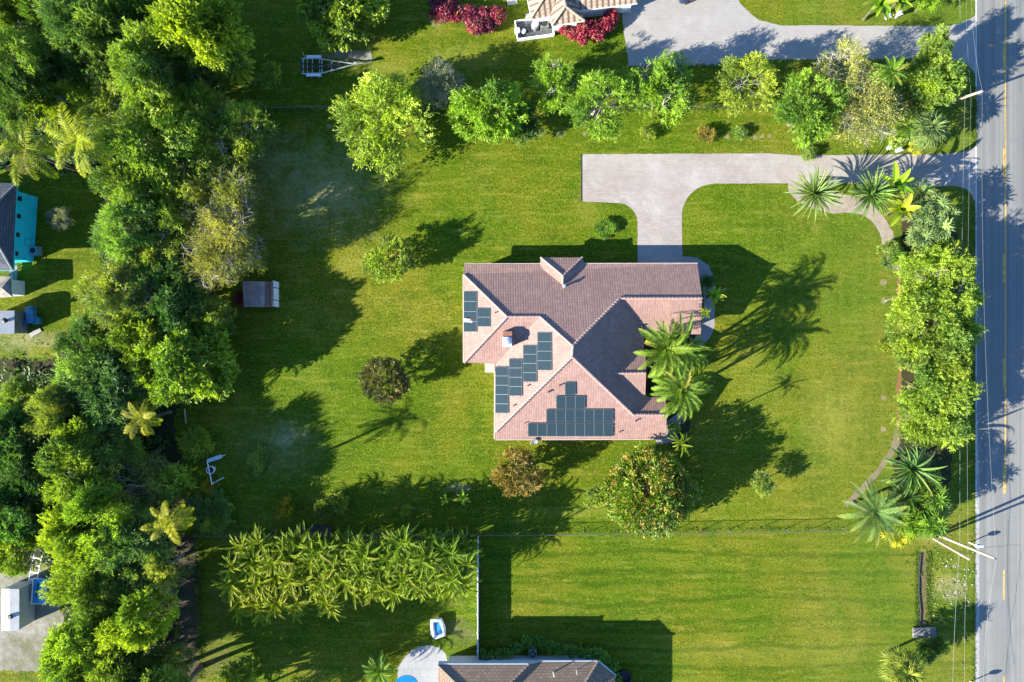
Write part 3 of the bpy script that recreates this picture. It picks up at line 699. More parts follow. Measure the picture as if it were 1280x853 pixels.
# teal house at the left edge
th = empty('teal_house', (*P(10,285)[:2], 0), 0, 'teal sided house with grey shingle hip roof at the left edge', 'house')
TV = dict(ne=P(21,229.5,3.5), se=P(16.5,338,3.5), sw=P(-95,342,3.5), nw=P(-92,226,3.5), r1=P(-22,272,5.6), r2=P(-58,292,5.6))
r, rg, vv = roof_solid('roof', TV, [('ne','se','r1'),('ne','r1','r2','nw'),('nw','r2','sw'),('sw','r2','r1','se')], 3.3, [M_SLATE, M_TEAL], None); reparent(r, th)
mb = MB()
for a, b in (('ne','r1'),('se','r1'),('r1','r2')): caps(mb, Vector(TV[a])+up, Vector(TV[b])+up, .13)
child_mesh(mb, 'ridge_cap', M_GREYMET, th)
w = [P(47.5,247), P(42.2,327.5), P(-60,332), P(-58,243)]
mb = MB(); mb.prism([p[:2] for p in w][::-1], 0, 3.3); child_mesh(mb, 'wall', M_TEAL, th)
wa, wb = Vector(w[0]), Vector(w[1])
def teal_op(t, z, wd, hh, name, mats, dep=.06):
    c = wa.lerp(wb, t); d = (wb-wa).normalized(); ang = math.atan2(d.y, d.x); mb = MB()
    mb.box((c.x+.015,c.y,z),(wd+.12,dep,hh+.12),ang); mb.box((c.x+.03,c.y,z),(wd,dep,hh),ang,1); child_mesh(mb,name,mats,th)
M_TEALD = plain('teal_trim',(0.015,0.26,0.38),.6,.05,2)
for t in (.10,.36,.64,.92): teal_op(t, 2.85, .34, .5, 'vent', [M_DARK, M_DARK])
teal_op(.72, 1.15, .75, 1.0, 'shutter', [M_TEALD, M_TEAL])
c = wa.lerp(wb,.84); mb = MB(); mb.box((c.x+.45,c.y,.55),(.8,.9,.75),R(4),bev=.04); mb.box((c.x+.45,c.y,.1),(.9,1.0,.2),R(4),1); mb.lathe((c.x+.45,c.y,.93),[(.3,0),(.3,.03),(.05,.05)],14,2)
tag(mb.build('ac_unit',[plain('ac_teal',(0.12,0.33,0.42),.5,.1,2), M_CONC, M_DARK]),'pale blue air conditioner against the teal wall','air conditioner')
# back porch deck of the teal house
q = P(21,343); pd = empty('porch_steps',(q[0],q[1],0),R(-4),'dark timber landing and steps at the south end of the teal wall','steps')
mb = MB(); mb.box((0,0,.55),(.9,1.9,.1)); mb.box((-.35,-.7,.27),(.1,.1,.55)); mb.box((.35,.7,.27),(.1,.1,.55)); mb.box((-.35,.7,.27),(.1,.1,.55)); mb.box((.35,-.7,.27),(.1,.1,.55)); mb.build('landing', M_GREYMET, pd)
for i in range(3): mb = MB(); mb.box((0,-1.1-.3*i,.42-.16*i),(.9,.28,.06)); mb.box((-.4,-1.1-.3*i,.21-.08*i),(.06,.2,.4-.16*i)); mb.box((.4,-1.1-.3*i,.21-.08*i),(.06,.2,.4-.16*i)); mb.build('step', M_GREYMET, pd)
mb = MB()
for x in (-.43,.43):
    mb.tube([(x,.9,1.4),(x,-.9,1.4),(x,-1.8,.9)],.03,6); mb.tube([(x,.9,.6),(x,.9,1.4)],.03,6); mb.tube([(x,-.9,.6),(x,-.9,1.4)],.03,6); mb.tube([(x,-1.8,.0),(x,-1.8,.9)],.03,6)
mb.build('handrail', M_WHITE, pd)
# small porch roof south of it
pr = building('lean_to_shed','small shed with weathered brown and white roof south of the teal house','shed',
   dict(a=P(14,346,2.5), b=P(15,371,2.5), c=P(-30,374,2.5), d=P(-30,345,2.5), r1=P(2,360,2.9), r2=P(-30,360,2.9)), [('a','b','r1'),('a','r1','r2','d'),('b','c','r2','r1')] , 2.35, plain('weathered_roof',(0.30,0.25,0.20),.9,.45,1.2), M_WHITE, None, None, .3)
def gable_shed(name, label, x0, x1, xr, y0, y1, ze, zr, wm, em, tm=None):
    e = building(name, label, 'shed', dict(nw=P(x0,y0,ze), sw=P(x0,y1,ze), ne=P(x1,y0,ze), se=P(x1,y1,ze), rn=P(xr,y0,zr), rs=P(xr,y1,zr)),
        [('nw','rn','rs','sw'),('rn','ne','se','rs')], ze-.12, wm, em, None, None, .06)
    return e
M_WHITEROOF = plain('white_metal_roof', (0.45,0.45,0.44), 0.5, 0.12, 0.8)
s1 = gable_shed('white_shed','white roofed shed at the left edge beside blue drums', -18,18,-1,388.5,417.5,2.3,2.7,M_WHITEROOF,M_GREYMET)
q = P(7,401,2.7); mb = MB(); mb.lathe((q[0],q[1],q[2]-.15),[(.18,0),(.2,.25),(.32,.3),(.05,.45)],10); child_mesh(mb,'roof_vent',M_DARK,s1)
s2 = gable_shed('trailer_home','long white roofed trailer with grey east side in the lower left yard', 2,24,12,736.5,788.5,2.55,2.75,M_WHITEROOF,plain('trailer_side',(0.42,0.44,0.42),.6,.1,1.5))
q = P(13,771,2.7); mb = MB(); mb.box((q[0],q[1],q[2]+.05),(.45,.4,.35),bev=.05); child_mesh(mb,'roof_vent',M_DARK,s2)
q = P(37,772); mb = MB(); mb.box((q[0]-.2,q[1],1.2),(.06,.8,1.9)); child_mesh(mb,'door',M_GREYMET,s2)
# clutter beside the white shed
for i,(x,y,r,h,mt,lab) in enumerate(((33.5,404,.40,.9,M_BLUE,'blue drum with pale rim against the white roofed shed'),(43,396,.45,.7,plain('blue_tarp',(.05,.2,.33),.6,.3,2),'bundle under blue tarp beside the blue drum'),(50,401,.42,.8,plain('teal_tub',(.04,.22,.3),.5,.2,2),'teal tub east of the blue tarp bundle'))):
    q = P(x,y); mb = MB()
    if i == 1: mb.box((q[0],q[1]+.2,.45),(.9,1.9,.9),.1,bev=.2,top=.7)
    else: mb.lathe((q[0],q[1],0),[(r*.9,0),(r,.1),(r,h),(r*1.08,h+.02),(r*.85,h+.03),(r*.8,h-.15)],18)
    tag(mb.build('blue_drum' if i==0 else ('tarp_bundle' if i==1 else 'plastic_tub'),mt),lab,('drum','bundle','tub')[i])
q = P(45,416); mb = MB(); mb.box((q[0],q[1],.06),(1.4,.5,.12),R(30),bev=.03); tag(mb.build('stone_slab',M_CONC),'pale slab lying below the blue tarp bundle','slab')
# above ground pool in the lower left yard
q = P(48,740,1.2); pl = empty('above_ground_pool',(q[0],q[1],0),R(-4),'rectangular blue above ground pool with white rim beside the trailer','pool')
mb = MB(); w_, l_ = 1.55, 2.75
mb.box((0,0,.5),(w_,l_,1.0),bev=.12); mb.build('liner', M_BLUE, pl)
M_POOLW = plain('pool_water',(0.012,0.26,0.52),.08,.2,1.2,spec=.6)
mb = MB(); mb.box((0,0,1.0),(w_-.15,l_-.15,.04)); mb.build('water', M_POOLW, pl)
mb = MB(); mb.tube([(-w_/2,-l_/2,1.05),(w_/2,-l_/2,1.05),(w_/2,l_/2,1.05),(-w_/2,l_/2,1.05),(-w_/2,-l_/2,1.05)],.075,8); mb.build('rim', M_WHITEP, pl)
for x,y in ((-w_/2,-l_/2),(w_/2,-l_/2),(w_/2,l_/2),(-w_/2,l_/2),(-w_/2,0),(w_/2,0)):
    mb = MB(); mb.tube([(x,y,0),(x,y,1.05)],.05,8); mb.build('frame_post', M_WHITEP, pl)
mb = MB(); mb.tube([(-.2,l_/2-.5,1.06),(-.25,-.3,1.06)],.05,6); mb.box((-.25,-.4,1.06),(.25,.2,.06)); mb.build('skimmer_pole', M_DARK, pl)
q = P(51,708); fr = empty('ladder_rack',(q[0],q[1],0),R(-12),'white ladder like rack north of the above ground pool','rack')
mb = MB()
for x in (-.45,.45): mb.tube([(x,-1.7,.9),(x,1.6,.9)],.06,6); 
for x in (-.45,.45):
    for y in (-1.6,1.5): mb.tube([(x,y,0),(x,y,.9)],.05,6)
mb.build('frame',M_WHITE,fr)
mb = MB()
for y in (-1.2,-.4,.4,1.2): mb.box((0,y,.95),(1.0,.16,.05))
mb.build('slat',M_WHITE,fr)

# garden shed under the trees
q = P(324,366)
gs = empty('garden_shed',(q[0],q[1],0),0,'grey and rust garden shed with white end doors under the wood edge','shed')
g = {k: Vector(P(*v))-Vector((q[0],q[1],0)) for k, v in dict(nw=(303,351.5,2.15),sw=(305,383.5,2.15),ne=(341.5,352.5,2.15),se=(340.5,384,2.15),rn=(326,352,2.5),rs=(326,384,2.5)).items()}
M_TIN = dirt_mat('old_tin', (0.36,0.28,0.25), (0.25,0.18,0.15), 1.0, (0.16,0.09,0.06), 0.2)
mb = MB()
nrib = 26
for side, (a, b, c, d) in enumerate((('nw','rn','sw','rs'),('rn','ne','rs','se'))):
    vs = []; fs = []
    for i in range(nrib*2+1):
        t = i/(nrib*2); h = .035 if i % 2 else 0
        p1 = g[a].lerp(g[c], t)+Vector((0,0,h)); p2 = g[b].lerp(g[d], t)+Vector((0,0,h)); vs += [p1, p2]
        if i: fs.append((2*i-2,2*i-1,2*i+1,2*i))
    mb.add(vs, fs)
mb.build('roof', M_TIN, gs)
mb = MB(); mb.box((g['rn'].x+.95,(g['rn'].y+g['rs'].y)/2,2.41),(.30,abs(g['rn'].y-g['rs'].y),.04)); mb.box((g['rn'].x+.55,(g['rn'].y+g['rs'].y)/2,2.47),(.10,abs(g['rn'].y-g['rs'].y),.04)); mb.build('rust_strip', M_RUST, gs)
ex = P(349,366)[0]-q[0]; yT = P(349,353)[1]-q[1]; yB = P(348,384.5)[1]-q[1]
mb = MB(); mb.box(((ex+g['nw'].x)/2+.05,(yT+yB)/2,1.03),(ex-g['nw'].x-.35,yT-yB-.3,2.06)); mb.build('wall', M_RUST, gs)
for t0, t1 in ((0,.24),(.27,.73),(.76,1)):
    mb = MB(); a_, b_ = yT+(yB-yT)*t0, yT+(yB-yT)*t1
    mb.add([(ex-.02,a_,0.02),(ex-.02,b_,0.02),(g['ne'].x+.02,b_+(.03),2.1),(g['ne'].x+.02,a_,2.1)],[(0,1,2,3)])
    mb.add([(ex-.12,a_,0.02),(ex-.12,b_,0.02),(g['ne'].x-.1,b_+(.03),2.1),(g['ne'].x-.1,a_,2.1)],[(3,2,1,0)]); mb.build('door_panel', M_WHITE, gs)
# white hoop frame on the west lawn
q = P(263,590); pf = empty('play_frame',(q[0],q[1],0),0,'white pipe frame with long board and round black hoop tub on the west lawn','play frame')
def L(px, py, z=0): v = Vector(P(px,py,z))-Vector((q[0],q[1],0)); return v
M_PALEBLUE = plain('pale_blue_paint',(0.42,0.52,0.58),.45,.1,3)
mb = MB(); a_, b_ = L(259,576.5,1.1), L(277,570.5,1.1); d = (b_-a_); ang = math.atan2(d.y,d.x); c = (a_+b_)/2; mb.box(tuple(c),(d.length,.42,.09),ang,bev=.02); mb.tube([a_-Vector((0,.16,0)),b_-Vector((0,.16,0))],.05,6); mb.build('board',M_PALEBLUE,pf)
mb = MB(); mb.tube([L(259,577,1.1),L(265,606,1.0)],.06,6); mb.tube([L(265,606,1.0),L(265,606,0)],.05,6); mb.tube([L(265,605,.9),L(280,597,.9)],.045,6); mb.tube([L(280,597,.9),L(280,597,0)],.045,6); mb.tube([a_,Vector((a_.x,a_.y,0))],.05,6); mb.tube([b_,Vector((b_.x,b_.y,0))],.05,6); mb.build('pipe_frame',M_WHITE,pf)
t = L(266,586.5); mb = MB(); mb.lathe((t.x,t.y,0),[(.34,0),(.40,.55),(.47,.6),(.47,.66),(.38,.66)],20,0); mb.lathe((t.x,t.y,.5),[(.37,0),(.37,.02)],20,1); 
mb.lathe((t.x,t.y,.6),[(.37,.0),(.37,.065),(.36,.07)],20,1); mb.build('tub',[M_WHITE,M_DARK],pf)
# empty boat trailer
q = P(400,83); bt = empty('boat_trailer',(q[0],q[1],0),0,'empty aluminium boat trailer with tapering tongue parked on the grass','trailer')
def L(px, py, z=.6): return Vector(P(px,py,z))-Vector((q[0],q[1],0))
mb = MB()
mb.tube([L(377,73.5),L(398,73.5),L(440,79.5),L(447,79)],.075,6); mb.tube([L(377,92.5),L(403,91.5),L(444,80.5),L(464,77)],.075,6); mb.build('frame',M_ALU,bt)
for x, y0, y1, r_ in ((379,74,92,.06),(384.5,74,92,.045),(390.5,74,92,.06),(399.5,74,91.5,.045),(402.3,74.5,91,.07),(414.5,76.5,87.5,.06),(423.3,78,85,.06)):
    mb = MB(); mb.tube([L(x,y0),L(x,y1)],r_,6); mb.build('crossmember',M_ALU,bt)
for y in (80,86.5):
    mb = MB(); a_, b_ = L(378,y,.75), L(426,82+(y-82)*.25,.75); d = b_-a_; mb.box(tuple((a_+b_)/2),(d.length,.12,.1),math.atan2(d.y,d.x)); mb.build('bunk',M_DARK,bt)
for y, s in ((71,1),(94,-1)):
    mb = MB(); c = L(392,y,.72); mb.box((c.x,c.y,.74),(1.5,.30,.05),bev=.02); mb.box((c.x-.8,c.y,.62),(.05,.30,.25)); mb.box((c.x+.8,c.y,.62),(.05,.30,.25)); mb.build('fender',M_WHITEP,bt)
    for dx in (-.42,.42):
        mb = MB(); pts = []
        c2 = (c.x+dx, c.y, .33); mb.tube([(c2[0],c2[1]-.1,.33),(c2[0],c2[1]+.1,.33)],.33,18); mb.tube([(c2[0],c2[1]-.11,.33),(c2[0],c2[1]+.11,.33)],.17,12,1); mb.build('wheel',[M_DARK,M_ALU],bt)
mb = MB(); mb.tube([L(444,79.5,.6),L(444,79.5,1.2)],.07,6); mb.box(tuple(L(444,79.5,1.2)),(.4,.25,.2)); mb.build('winch_post',M_ALU,bt)
mb = MB(); mb.tube([L(461,77.3,0),L(461,77.3,.75)],.06,6); mb.build('tongue_jack',M_DARK,bt)
mb = MB(); mb.tube([L(381.5,73,.6),L(378,65,1.6)],.05,6); mb.build('guide_pole',plain('faded_yellow',(.45,.38,.16),.6,.1,3),bt)
mb = MB(); mb.box(tuple(L(377,83,.5)),(.08,2.0,.14)); mb.build('light_bar',M_DARK,bt)

# white inflatable float and the pool terrace of the south neighbour
q = P(547.5,786,.5); fl = empty('pool_float',(q[0],q[1],0),R(12),'white inflatable lounge float with blue seat standing on the grass','pool float')
mb = MB(); pts = [(-.55,-.95,.35),(.5,-.85,.3),(.62,0,.42),(.5,.95,.55),(-.45,1.05,.6),(-.62,.1,.45)]
mb.tube(pts+[pts[0]],.24,10); mb.tube([(-.55,-.95,.35),(-.85,-.55,.3),(-.7,-.2,.3)],.16,8); mb.build('inflated_ring',M_WHITEP,fl,smooth=True)
mb = MB(); mb.box((0,.05,.42),(.72,1.3,.12),0,bev=.05); mb.build('seat',plain('blue_vinyl',(.03,.22,.42),.35,.15,3),fl)
mb = MB(); mb.box((0,0,.12),(.8,1.5,.24),bev=.1); mb.build('base_cushion',M_WHITEP,fl)
sheet('pool_deck',[(497,853),(497,836),(504,824),(514,814),(526,808),(538,806.5),(549,810),(557,817),(560,829),(560,900),(490,900)],0.012,M_DECK,jit=.02,seed=60)
sheet('terrace_paving',[(561,829.5),(598,829.5),(598,860),(561,860)],0.016,plain('tan_paving',(.30,.24,.17),.85,.12,2),jit=0,seed=61)
q = P(508,857); mb = MB(); mb.lathe((q[0],q[1],.03),[(1.15,0),(1.15,.012)],40)
o = mb.build('pool_water',plain('deep_pool_water',(0.012,0.16,0.40),.06,.2,.8,spec=.6)); o.scale=(1.15,1.0,1); o.location=(q[0]*(1-1.15),0,0); tag(o,kind='structure')
q = P(665.5,812.5); e = empty('ac_unit',(q[0],q[1],0),0,'square grey air conditioner with round fan inside the curved hedge','air conditioner')
mb = MB(); mb.box((0,0,.5),(.85,.85,1.0),bev=.04); mb.build('casing',M_GREYMET,e); mb = MB(); mb.lathe((0,0,1.0),[(.36,0),(.36,.03),(.33,.04),(.06,.04)],18); mb.build('fan_guard',M_DARK,e)
mb = MB(); mb.box((0,0,1.045),(.5,.06,.02),R(40)); mb.box((0,0,1.046),(.5,.06,.02),R(130)); mb.build('fan_blade',M_ALU,e)
q = P(780,845); mb = MB(); mb.lathe((q[0],q[1],0),[(.72,0),(.75,.45),(.8,.5),(.68,.5),(.66,.12)],26); mb.lathe((q[0],q[1],.13),[(.64,0),(.64,.01)],20)
o = mb.build('fire_pit',M_DARK); tag(o,'round black fire pit on the lawn east of the brown roofed house','fire pit')

# three dark bins against the fence
for i, x in enumerate((377,393,408)):
    q = P(x,662); e = empty('compost_bin',(q[0],q[1],0),0,('westernmost','middle','easternmost')[i]+' of three dark compost bins standing along the fence','compost bin','compost bins by the fence')
    mb = MB(); mb.box((0,0,.45),(1.15,1.05,.9),bev=.04,top=1); mb.build('bin',plain('dark_timber',(.045,.035,.025),.8,.2,3) if i==0 else bpy.data.materials['dark_timber'],e)
    mb = MB(); mb.box((0,0,.93),(1.22,1.12,.06),bev=.015); mb.build('lid',bpy.data.materials['dark_timber'],e)

# ---------------------------------------------------------------- fences
M_MESHW = plain('galvanised_steel',(0.15,0.15,0.14),.5,.15,4,metal=.3)
def chain_fence(label, pts, hgt=1.25, sp=3.0):
    W = [Vector(P(*p)) for p in pts]; e = empty('chain_link_fence', tuple(W[0]), 0, label, 'fence'); o0 = W[0]
    mr = MB(); 
    for a, b in zip(W, W[1:]):
        mr.tube([a-o0+Vector((0,0,hgt)), b-o0+Vector((0,0,hgt))], .03, 6)
    mr.build('top_rail', M_MESHW, e)
    mm = MB()
    for a, b in zip(W, W[1:]):
        L_ = (b-a).length; n = int(L_/.16); d = (b-a).normalized()
        for s in (1,-1):
            for i in range(-int(hgt/.16), n+int(hgt/.16)):
                # wires of the mesh at 45 degrees
                x0 = i*.16; x1 = x0 + s*hgt; z0, z1 = 0.03, hgt
                if s == 1:
                    if x0 < 0: z0 = 0.03 - x0; x0 = 0
                    if x1 > L_: z1 = hgt-(x1-L_); x1 = L_
                else:
                    if x0 > L_: z0 = .03+(x0-L_); x0 = L_
                    if x1 < 0: z1 = hgt+x1; x1 = 0
                if z1 <= z0 + .05: continue
                A = a-o0+d*x0; A.z = z0; B = a-o0+d*x1; B.z = z1
                u_ = Vector((0,0,.004)); mm.add([A-u_,A+u_,B+u_,B-u_],[(0,1,2,3)])
    mm.build('wire_mesh', M_MESHW, e)
    for a, b in zip(W, W[1:]):
        n = max(1, round((b-a).length/sp))
        for i in range(n+1):
            if i == n and b is not W[-1]: continue
            p = a.lerp(b, i/n)-o0; mb = MB(); mb.lathe((p.x,p.y,0),[(.035,0),(.035,hgt+.06),(.02,hgt+.09)],7); mb.build('post', M_MESHW, e)
    return e
chain_fence('long chain link fence running east to west below the house lawn', [(247,667),(598,666),(840,664),(1052,660)])
chain_fence('chain link fence between the paver driveway strip and the row of street side trees', [(760,137.5),(860,137),(985,134.5),(1085,133)], 1.15)
chain_fence('short chain link fence below the boat trailer at the wood edge', [(330,139),(420,137),(560,137.5)], 1.15)
vf = empty('vinyl_fence',(*P(598,670)[:2],0),0,'tall white vinyl fence running south to the brown roofed house','fence')
a_, b_ = Vector(P(597.5,671)), Vector(P(597,829)); L_ = (a_-b_).length
n = 7
for i in range(n):
    y0 = -i*L_/n; y1 = -(i+1)*L_/n
    mb = MB(); mb.box((0,(y0+y1)/2,.92),(.05,L_/n-.14,1.7)); mb.box((0,(y0+y1)/2,1.74),(.09,L_/n-.12,.10)); mb.box((0,(y0+y1)/2,.12),(.09,L_/n-.12,.12)); mb.build('panel',M_WHITEP,vf)
for i in range(n+1):
    mb = MB(); mb.box((0,-i*L_/n,.92),(.13,.13,1.84)); mb.box((0,-i*L_/n,1.87),(.17,.17,.06),top=.5); mb.build('post',M_WHITEP,vf)

# ---------------------------------------------------------------- street side
def pole(name, label, b, t, zt, r0, r1, bits=()):
    B = Vector(P(*b)); T = Vector(P(t[0], t[1], zt)); e = empty(name, tuple(B), 0, label, 'utility pole'); T2 = T-B
    mb = MB(); mb.tube([Vector((0,0,0)), T2*.5, T2], [r0,(r0+r1)/2,r1], 10); mb.build('shaft', M_WOODPOLE, e)
    mb = MB(); mb.lathe(tuple(T2),[(r1*1.1,-.02),(r1*1.1,.06),(r1*.4,.1)],10); mb.build('pole_cap', M_ALU if name=='utility_pole' else M_WOODPOLE, e)
    return e, B, T
p2, B2, T2 = pole('utility_pole','tall leaning utility pole over the road edge beside the white mailbox',(1170,668),(1243,698),9.3,.17,.12)
mb = MB(); c = T2-B2; mb.lathe((c.x-.05,c.y,c.z+.08),[(.05,0),(.07,.1),(.05,.2),(.03,.3)],8); mb.build('insulator', M_DARK, p2)
p1, B1, T1 = pole('utility_pole','shorter utility pole leaning over the road in the shade near the top right',(1183,129.5),(1227,114.5),6.2,.16,.13)
p3, B3, T3 = pole('guy_stub_pole','short stub pole leaning beside the tall utility pole',(1166,673),(1211,699),6.2,.15,.12)
mb = MB(); q = (T3-B3)*.82; mb.lathe(tuple(q),[(.17,-.15),(.17,.15)],10); mb.build('collar', M_ALU, p3)
M_CABLE = plain('weathered_cable',(0.16,0.17,0.17),.5,.1,3)
def cable(label, pts, r=.02, sag=.5):
    mb = MB()
    for a, b in zip(pts, pts[1:]):
        a, b = Vector(a), Vector(b); n = 14
        mb.tube([a.lerp(b,i/n)-Vector((0,0,4*sag*(i/n)*(1-i/n))) for i in range(n+1)], r, 5)
    o = mb.build('overhead_cable', M_CABLE); tag(o, label, 'cable'); return o
f1 = Vector(P(1215,-60,6.2)); f2 = Vector(P(1230,910,9.2))
cable('thin overhead power line tied to the tops of both utility poles', [f1, T1+Vector((0,0,.1)), T2+Vector((0,0,.3)), f2], .010, .7)
m1 = B1+(T1-B1)*.55; m2 = B2+(T2-B2)*.44
cable('thick lower overhead cable nearer the hedge along the verge', [Vector(P(1199,-60,4.2)), m1, m2, Vector(P(1190,910,5.0))], .013, .25)
m1 = B1+(T1-B1)*.72; m2 = B2+(T2-B2)*.58
cable('middle overhead cable between the power line and the thick lower cable', [Vector(P(1208,-60,4.9)), m1, m2, Vector(P(1207,910,5.8))], .009, .35)
# mailboxes
def mailbox(px, py, label, big=True):
    b = P(px,py); e = empty('mailbox',b,0,label,'mailbox')
    mb = MB(); mb.box((0,0,.55),(.1,.1,1.1)); mb.box((.2,0,1.07),(.5,.1,.06)); mb.build('post',M_WHITE,e)
    mb = MB(); s = []
    pr = [(-.16,0),(.16,0),(.16,.2)]+[(.16*math.cos(R(t)),.2+.16*math.sin(R(t))) for t in range(20,161,20)]+[(-.16,.2)]
    n = len(pr); vs = [(-.1,y,1.1+z) for y,z in pr]+[(.62,y,1.1+z) for y,z in pr]; mb.add(vs,[(i,(i+1)%n,n+(i+1)%n,n+i) for i in range(n)]+[tuple(range(n))[::-1],tuple(range(n,2*n))]); mb.build('box',M_WHITEP,e)
    mb = MB(); mb.box((.3,.18,1.3),(.05,.03,.25)); mb.build('flag',M_BLUE,e)
    return e
mailbox(1211.5,678.5,'white mailbox on a post at the road edge beside the leaning poles')
mailbox(1213,852,'white mailbox at the bottom edge beside the road')
# gate pillars
M_PILLAR = plain('old_white_paint',(.42,.42,.41),.7,.2,4)
def pillar(px, py, label, h=1.5, w=.6):
    b = P(px,py); e = empty('entrance_pillar',b,R(20),label,'pillar')
    mb = MB(); mb.box((0,0,h/2),(w,w,h),bev=.02); mb.build('shaft',M_PILLAR,e); mb = MB(); mb.box((0,0,h+.05),(w+.16,w+.16,.1),bev=.02); mb.box((0,0,h+.16),(w*.6,w*.6,.14),top=.4); mb.build('coping',M_PILLAR,e)
pillar(1108,23,'smaller white entrance pillar beside the upper driveway under the banana plants',.5,.36)
pillar(1120,21,'tall white entrance pillar beside the upper driveway under the banana plants',.8,.36)
pillar(1110,186,'grey white entrance pillar nearest the bare tree above the paver driveway',.5,.34)
pillar(1121,189,'bright white entrance pillar above the paver driveway mouth',.7,.36)
q = P(1154.5,790); mb = MB(); mb.box((q[0],q[1],.13),(2.55,1.15,.26),R(2),bev=.03); mb.box((q[0]+.3,q[1]+.1,.28),(1.1,.5,.1),R(12),bev=.03); tag(mb.build('culvert_slab',plain('stained_concrete',(.17,.165,.15),.9,.3,2.5,bump=.3)),'weathered concrete culvert slab at the south end of the ditch','slab')
mb = MB(); pts = [P(1150.5,692),P(1148.5,715),P(1148,740),P(1150.5,765),P(1149,786)]; mb.tube([(p[0],p[1],.12) for p in pts],.06,8); tag(mb.build('black_pipe',M_DARK),'long black drain pipe lying along the ditch by the verge','pipe')
# parked car peeping in at the top of the upper driveway
q = P(869,-9); car = empty('parked_car',(q[0],q[1],0),R(200),'dark blue car with only its rear showing at the top edge','car')
M_CAR = plain('dark_blue_paint',(.02,.04,.09),.25,.05,2,spec=.6)
mb = MB(); vs = []; sec = [(-2.2,.55,.75,.5),(-2.1,.85,.9,.4),(-1.0,.9,.95,.3),(.9,.9,1.0,.3),(1.9,.85,.95,.35),(2.25,.7,.85,.5)]
for x,w,h,z0 in sec: vs += [(x,-w,z0),(x,-w,h*.8),(x,-w*.86,h),(x,w*.86,h),(x,w,h*.8),(x,w,z0)]
mb.add(vs,[(i*6+k,i*6+(k+1)%6,(i+1)*6+(k+1)%6,(i+1)*6+k) for i in range(5) for k in range(6)]+[tuple(range(6))[::-1],tuple(range(30,36))]); mb.build('body',M_CAR,car)
mb = MB(); mb.box((-.1,0,1.2),(2.5,1.5,.55),bev=.12,top=.8); mb.build('cabin',M_GLASS,car)
mb = MB(); mb.box((-.15,0,1.5),(1.5,1.25,.05),bev=.02); mb.build('car_roof',M_CAR,car)
for x in (-1.35,1.35):
    for y in (-.82,.82): mb = MB(); mb.tube([(x,y-.1,.33),(x,y+.1,.33)],.33,16); mb.build('wheel',M_DARK,car)
# ---------------------------------------------------------------- foliage meshes
def set_attr(me, name, vals):
    a = me.attributes.new(name, 'FLOAT', 'FACE'); a.data.foreach_set('value', np.asarray(vals, dtype=np.float32))
def norm(a): return a / np.maximum(np.linalg.norm(a, axis=1, keepdims=True), 1e-9)
def leaves_mesh(name, base, dirs, nrm, L, W, tint, alt=None, mat=None, fold=0.25):
    """one folded, pointed leaf of four corners per row"""
    n = len(base); dirs = norm(dirs); side = norm(np.cross(dirs, nrm)); up_ = np.cross(side, dirs)
    L = np.broadcast_to(np.asarray(L, float).reshape(-1,1), (n,1)); W = np.broadcast_to(np.asarray(W, float).reshape(-1,1), (n,1))
    mid = base + dirs*L*0.45
    v = np.empty((n,4,3)); v[:,0] = base; v[:,1] = mid + side*W*.5 + up_*W*fold; v[:,2] = base + dirs*L - up_*L*.10; v[:,3] = mid - side*W*.5 + up_*W*fold
    me = bpy.data.meshes.new(name)
    me.vertices.add(4*n); me.vertices.foreach_set('co', v.reshape(-1).astype(np.float32))
    idx = np.arange(n)*4
    tri = np.stack([idx, idx+1, idx+2, idx, idx+2, idx+3], 1).reshape(-1)
    me.loops.add(6*n); me.loops.foreach_set('vertex_index', tri.astype(np.int32))
    me.polygons.add(2*n); me.polygons.foreach_set('loop_start', (np.arange(2*n)*3).astype(np.int32))
    me.update(calc_edges=True)
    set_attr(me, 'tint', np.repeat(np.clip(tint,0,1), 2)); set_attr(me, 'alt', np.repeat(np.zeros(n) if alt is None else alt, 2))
    me.materials.append(mat or M_LEAF)
    return me
def lobes(seed, n, rz=.7, rmin=.2, rmax=.36, spread=.72, low=-.15, core=.55):
    r_ = np.random.RandomState(seed); C = []; Rr = []
    if core: C.append((0,0,0)); Rr.append(core)
    tries = 0
    while len(C) < n + (1 if core else 0) and tries < 4000:
        tries += 1
        d = r_.normal(size=3); d /= np.linalg.norm(d)
        if d[2] < low: continue
        rr = r_.uniform(rmin, rmax); rad = spread * r_.uniform(.72, 1.12) 
        c = d * rad; c[2] *= rz
        if any(np.linalg.norm(c - np.array(q)) < .62*(rr+s) for q, s in zip(C[1 if core else 0:], Rr[1 if core else 0:])): continue
        C.append(tuple(c)); Rr.append(rr)
    return np.array(C), np.array(Rr)
